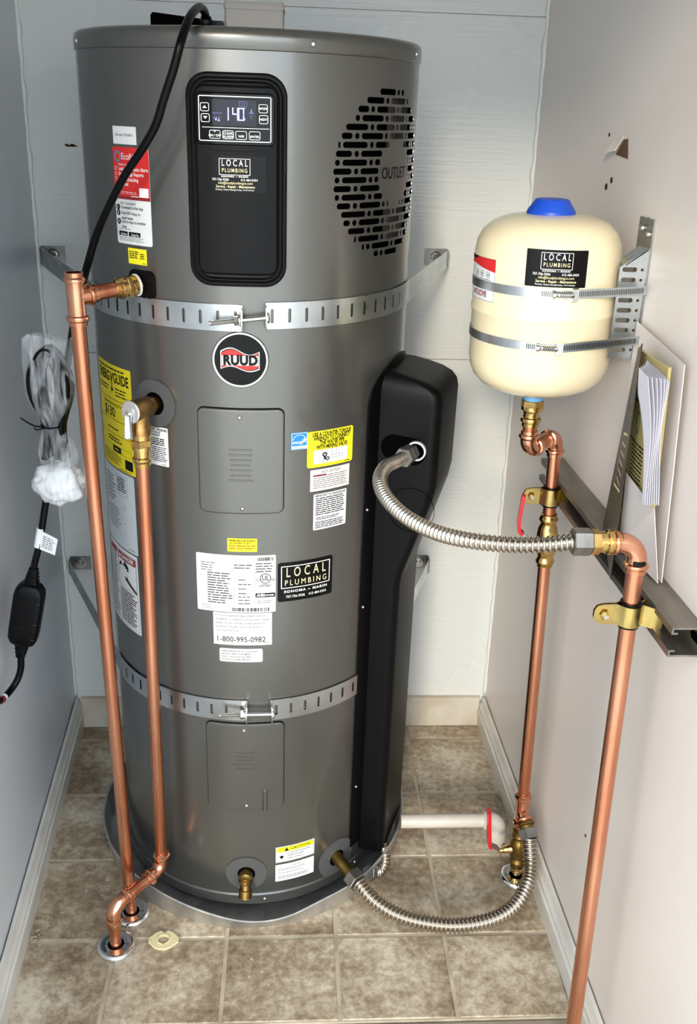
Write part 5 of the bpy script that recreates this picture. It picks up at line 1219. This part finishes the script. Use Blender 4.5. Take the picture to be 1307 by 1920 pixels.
# inline protection device
A_ = Vector((-.3500, -.2800, .7150)); B_ = Vector((-.3835, -.2900, .5600)); dv_ = (B_-A_).normalized(); wx = Vector((0, 0, 1)).cross(Vector((0, 1, 0))); sx = dv_.cross(Vector((0, -1, 0))).normalized(); sy = dv_.cross(sx).normalized()
if sy.y > 0: sy = -sy
dvo = thing('inline_breaker', (B_.x, B_.y, .56), 'black inline protection device hanging on the cord by the left wall', 'cord device')
def rbox(secs, name, m, parent, n=6, base=A_):
    v = []; f = []
    for t, hx, hy, r in secs:
        lp = rrect(-hx, -hy, hx, hy, r, n)
        for a, b in lp: v.append(base+dv_*t+sx*a+sy*b)
    k = len(lp)
    for i in range(len(secs)-1):
        for j in range(k): a = i*k+j; b = i*k+(j+1) % k; f.append((a, b, b+k, a+k))
    f.append(tuple(range(k-1, -1, -1))); f.append(tuple(range((len(secs)-1)*k, len(secs)*k)))
    bm = bmesh.new(); me = bpy.data.meshes.new('t'); me.from_pydata(v, [], f); bm.from_mesh(me); bmesh.ops.recalc_face_normals(bm, faces=bm.faces); f = [tuple(x.index for x in q.verts) for q in bm.faces]; bm.free()
    return build(name, v, f, m, parent, 40)
LT = (B_-A_).length
bx = rbox([(.024, .012, .010, .006), (.026, .017, .013, .008), (.034, .0225, .016, .008), (.045, .0245, .017, .008), (.105, .0245, .017, .008), (.1055, .0238, .0165, .008), (.107, .0238, .0165, .008), (.1075, .0245, .017, .008), (LT-.036, .0240, .017, .008), (LT-.026, .020, .015, .008), (LT-.022, .013, .011, .006)], 'case', 'rubber', dvo)
for t0, s in ((-.004, 1), (LT+.004, -1)):
    for k in range(4): q = t0+s*(.004+k*.007); r = .0078+.0013*k; rbox([(q-.0026, r, r*.85, r*.5), (q+.0026, r, r*.85, r*.5)] if s > 0 else [(q-.0026, r, r*.85, r*.5), (q+.0026, r, r*.85, r*.5)], 'strain_relief_ring', 'rubber', dvo)
    r = .0078; rbox([(min(t0, t0+s*.028), r*.85 if s > 0 else .0105, r*.8 if s > 0 else .009, .004), (max(t0, t0+s*.028), .0105 if s > 0 else r*.85, .009 if s > 0 else r*.8, .004)], 'strain_relief', 'rubber', dvo)
rbox([(.075, .0012, .0012, .0005), (.083, .0012, .0012, .0005)], 'reset_button', 'red', dvo, 2, A_+sx*.0248+sy*.004)
for t in (.052, .090, .118): rbox([(t, .0035, .0003, .0002), (t+.0008, .0035, .0003, .0002)], 'seam_mark', 'greyink', dvo, 2, A_-sx*.018+sy*.0173)

# ================================================================== shavings on the floor
random.seed(31); g = G()
for cx, cy, n in ((-.375, -.335, 9), (-.30, -.24, 3), (-.335, -.13, 2), (.02, -.455, 4), (.40, -.45, 2), (-.12, -.47, 2)):
    for k in range(n):
        x = cx+random.uniform(-.022, .022); y = cy+random.uniform(-.04, .04); a = random.uniform(0, 6.28); L = random.uniform(.002, .007)
        P = [(x+L*t*math.cos(a+t*1.5), y+L*t*math.sin(a+t*1.5), .0008+.0006*math.sin(t*3)) for t in (0, .3, .6, 1)]
        tube(P, .0005, 5, g)
o = g.out('shavings', 'white', None, 60); tag(o, 'tiny white plastic shavings scattered on the floor tiles', 'debris', None, 'stuff')
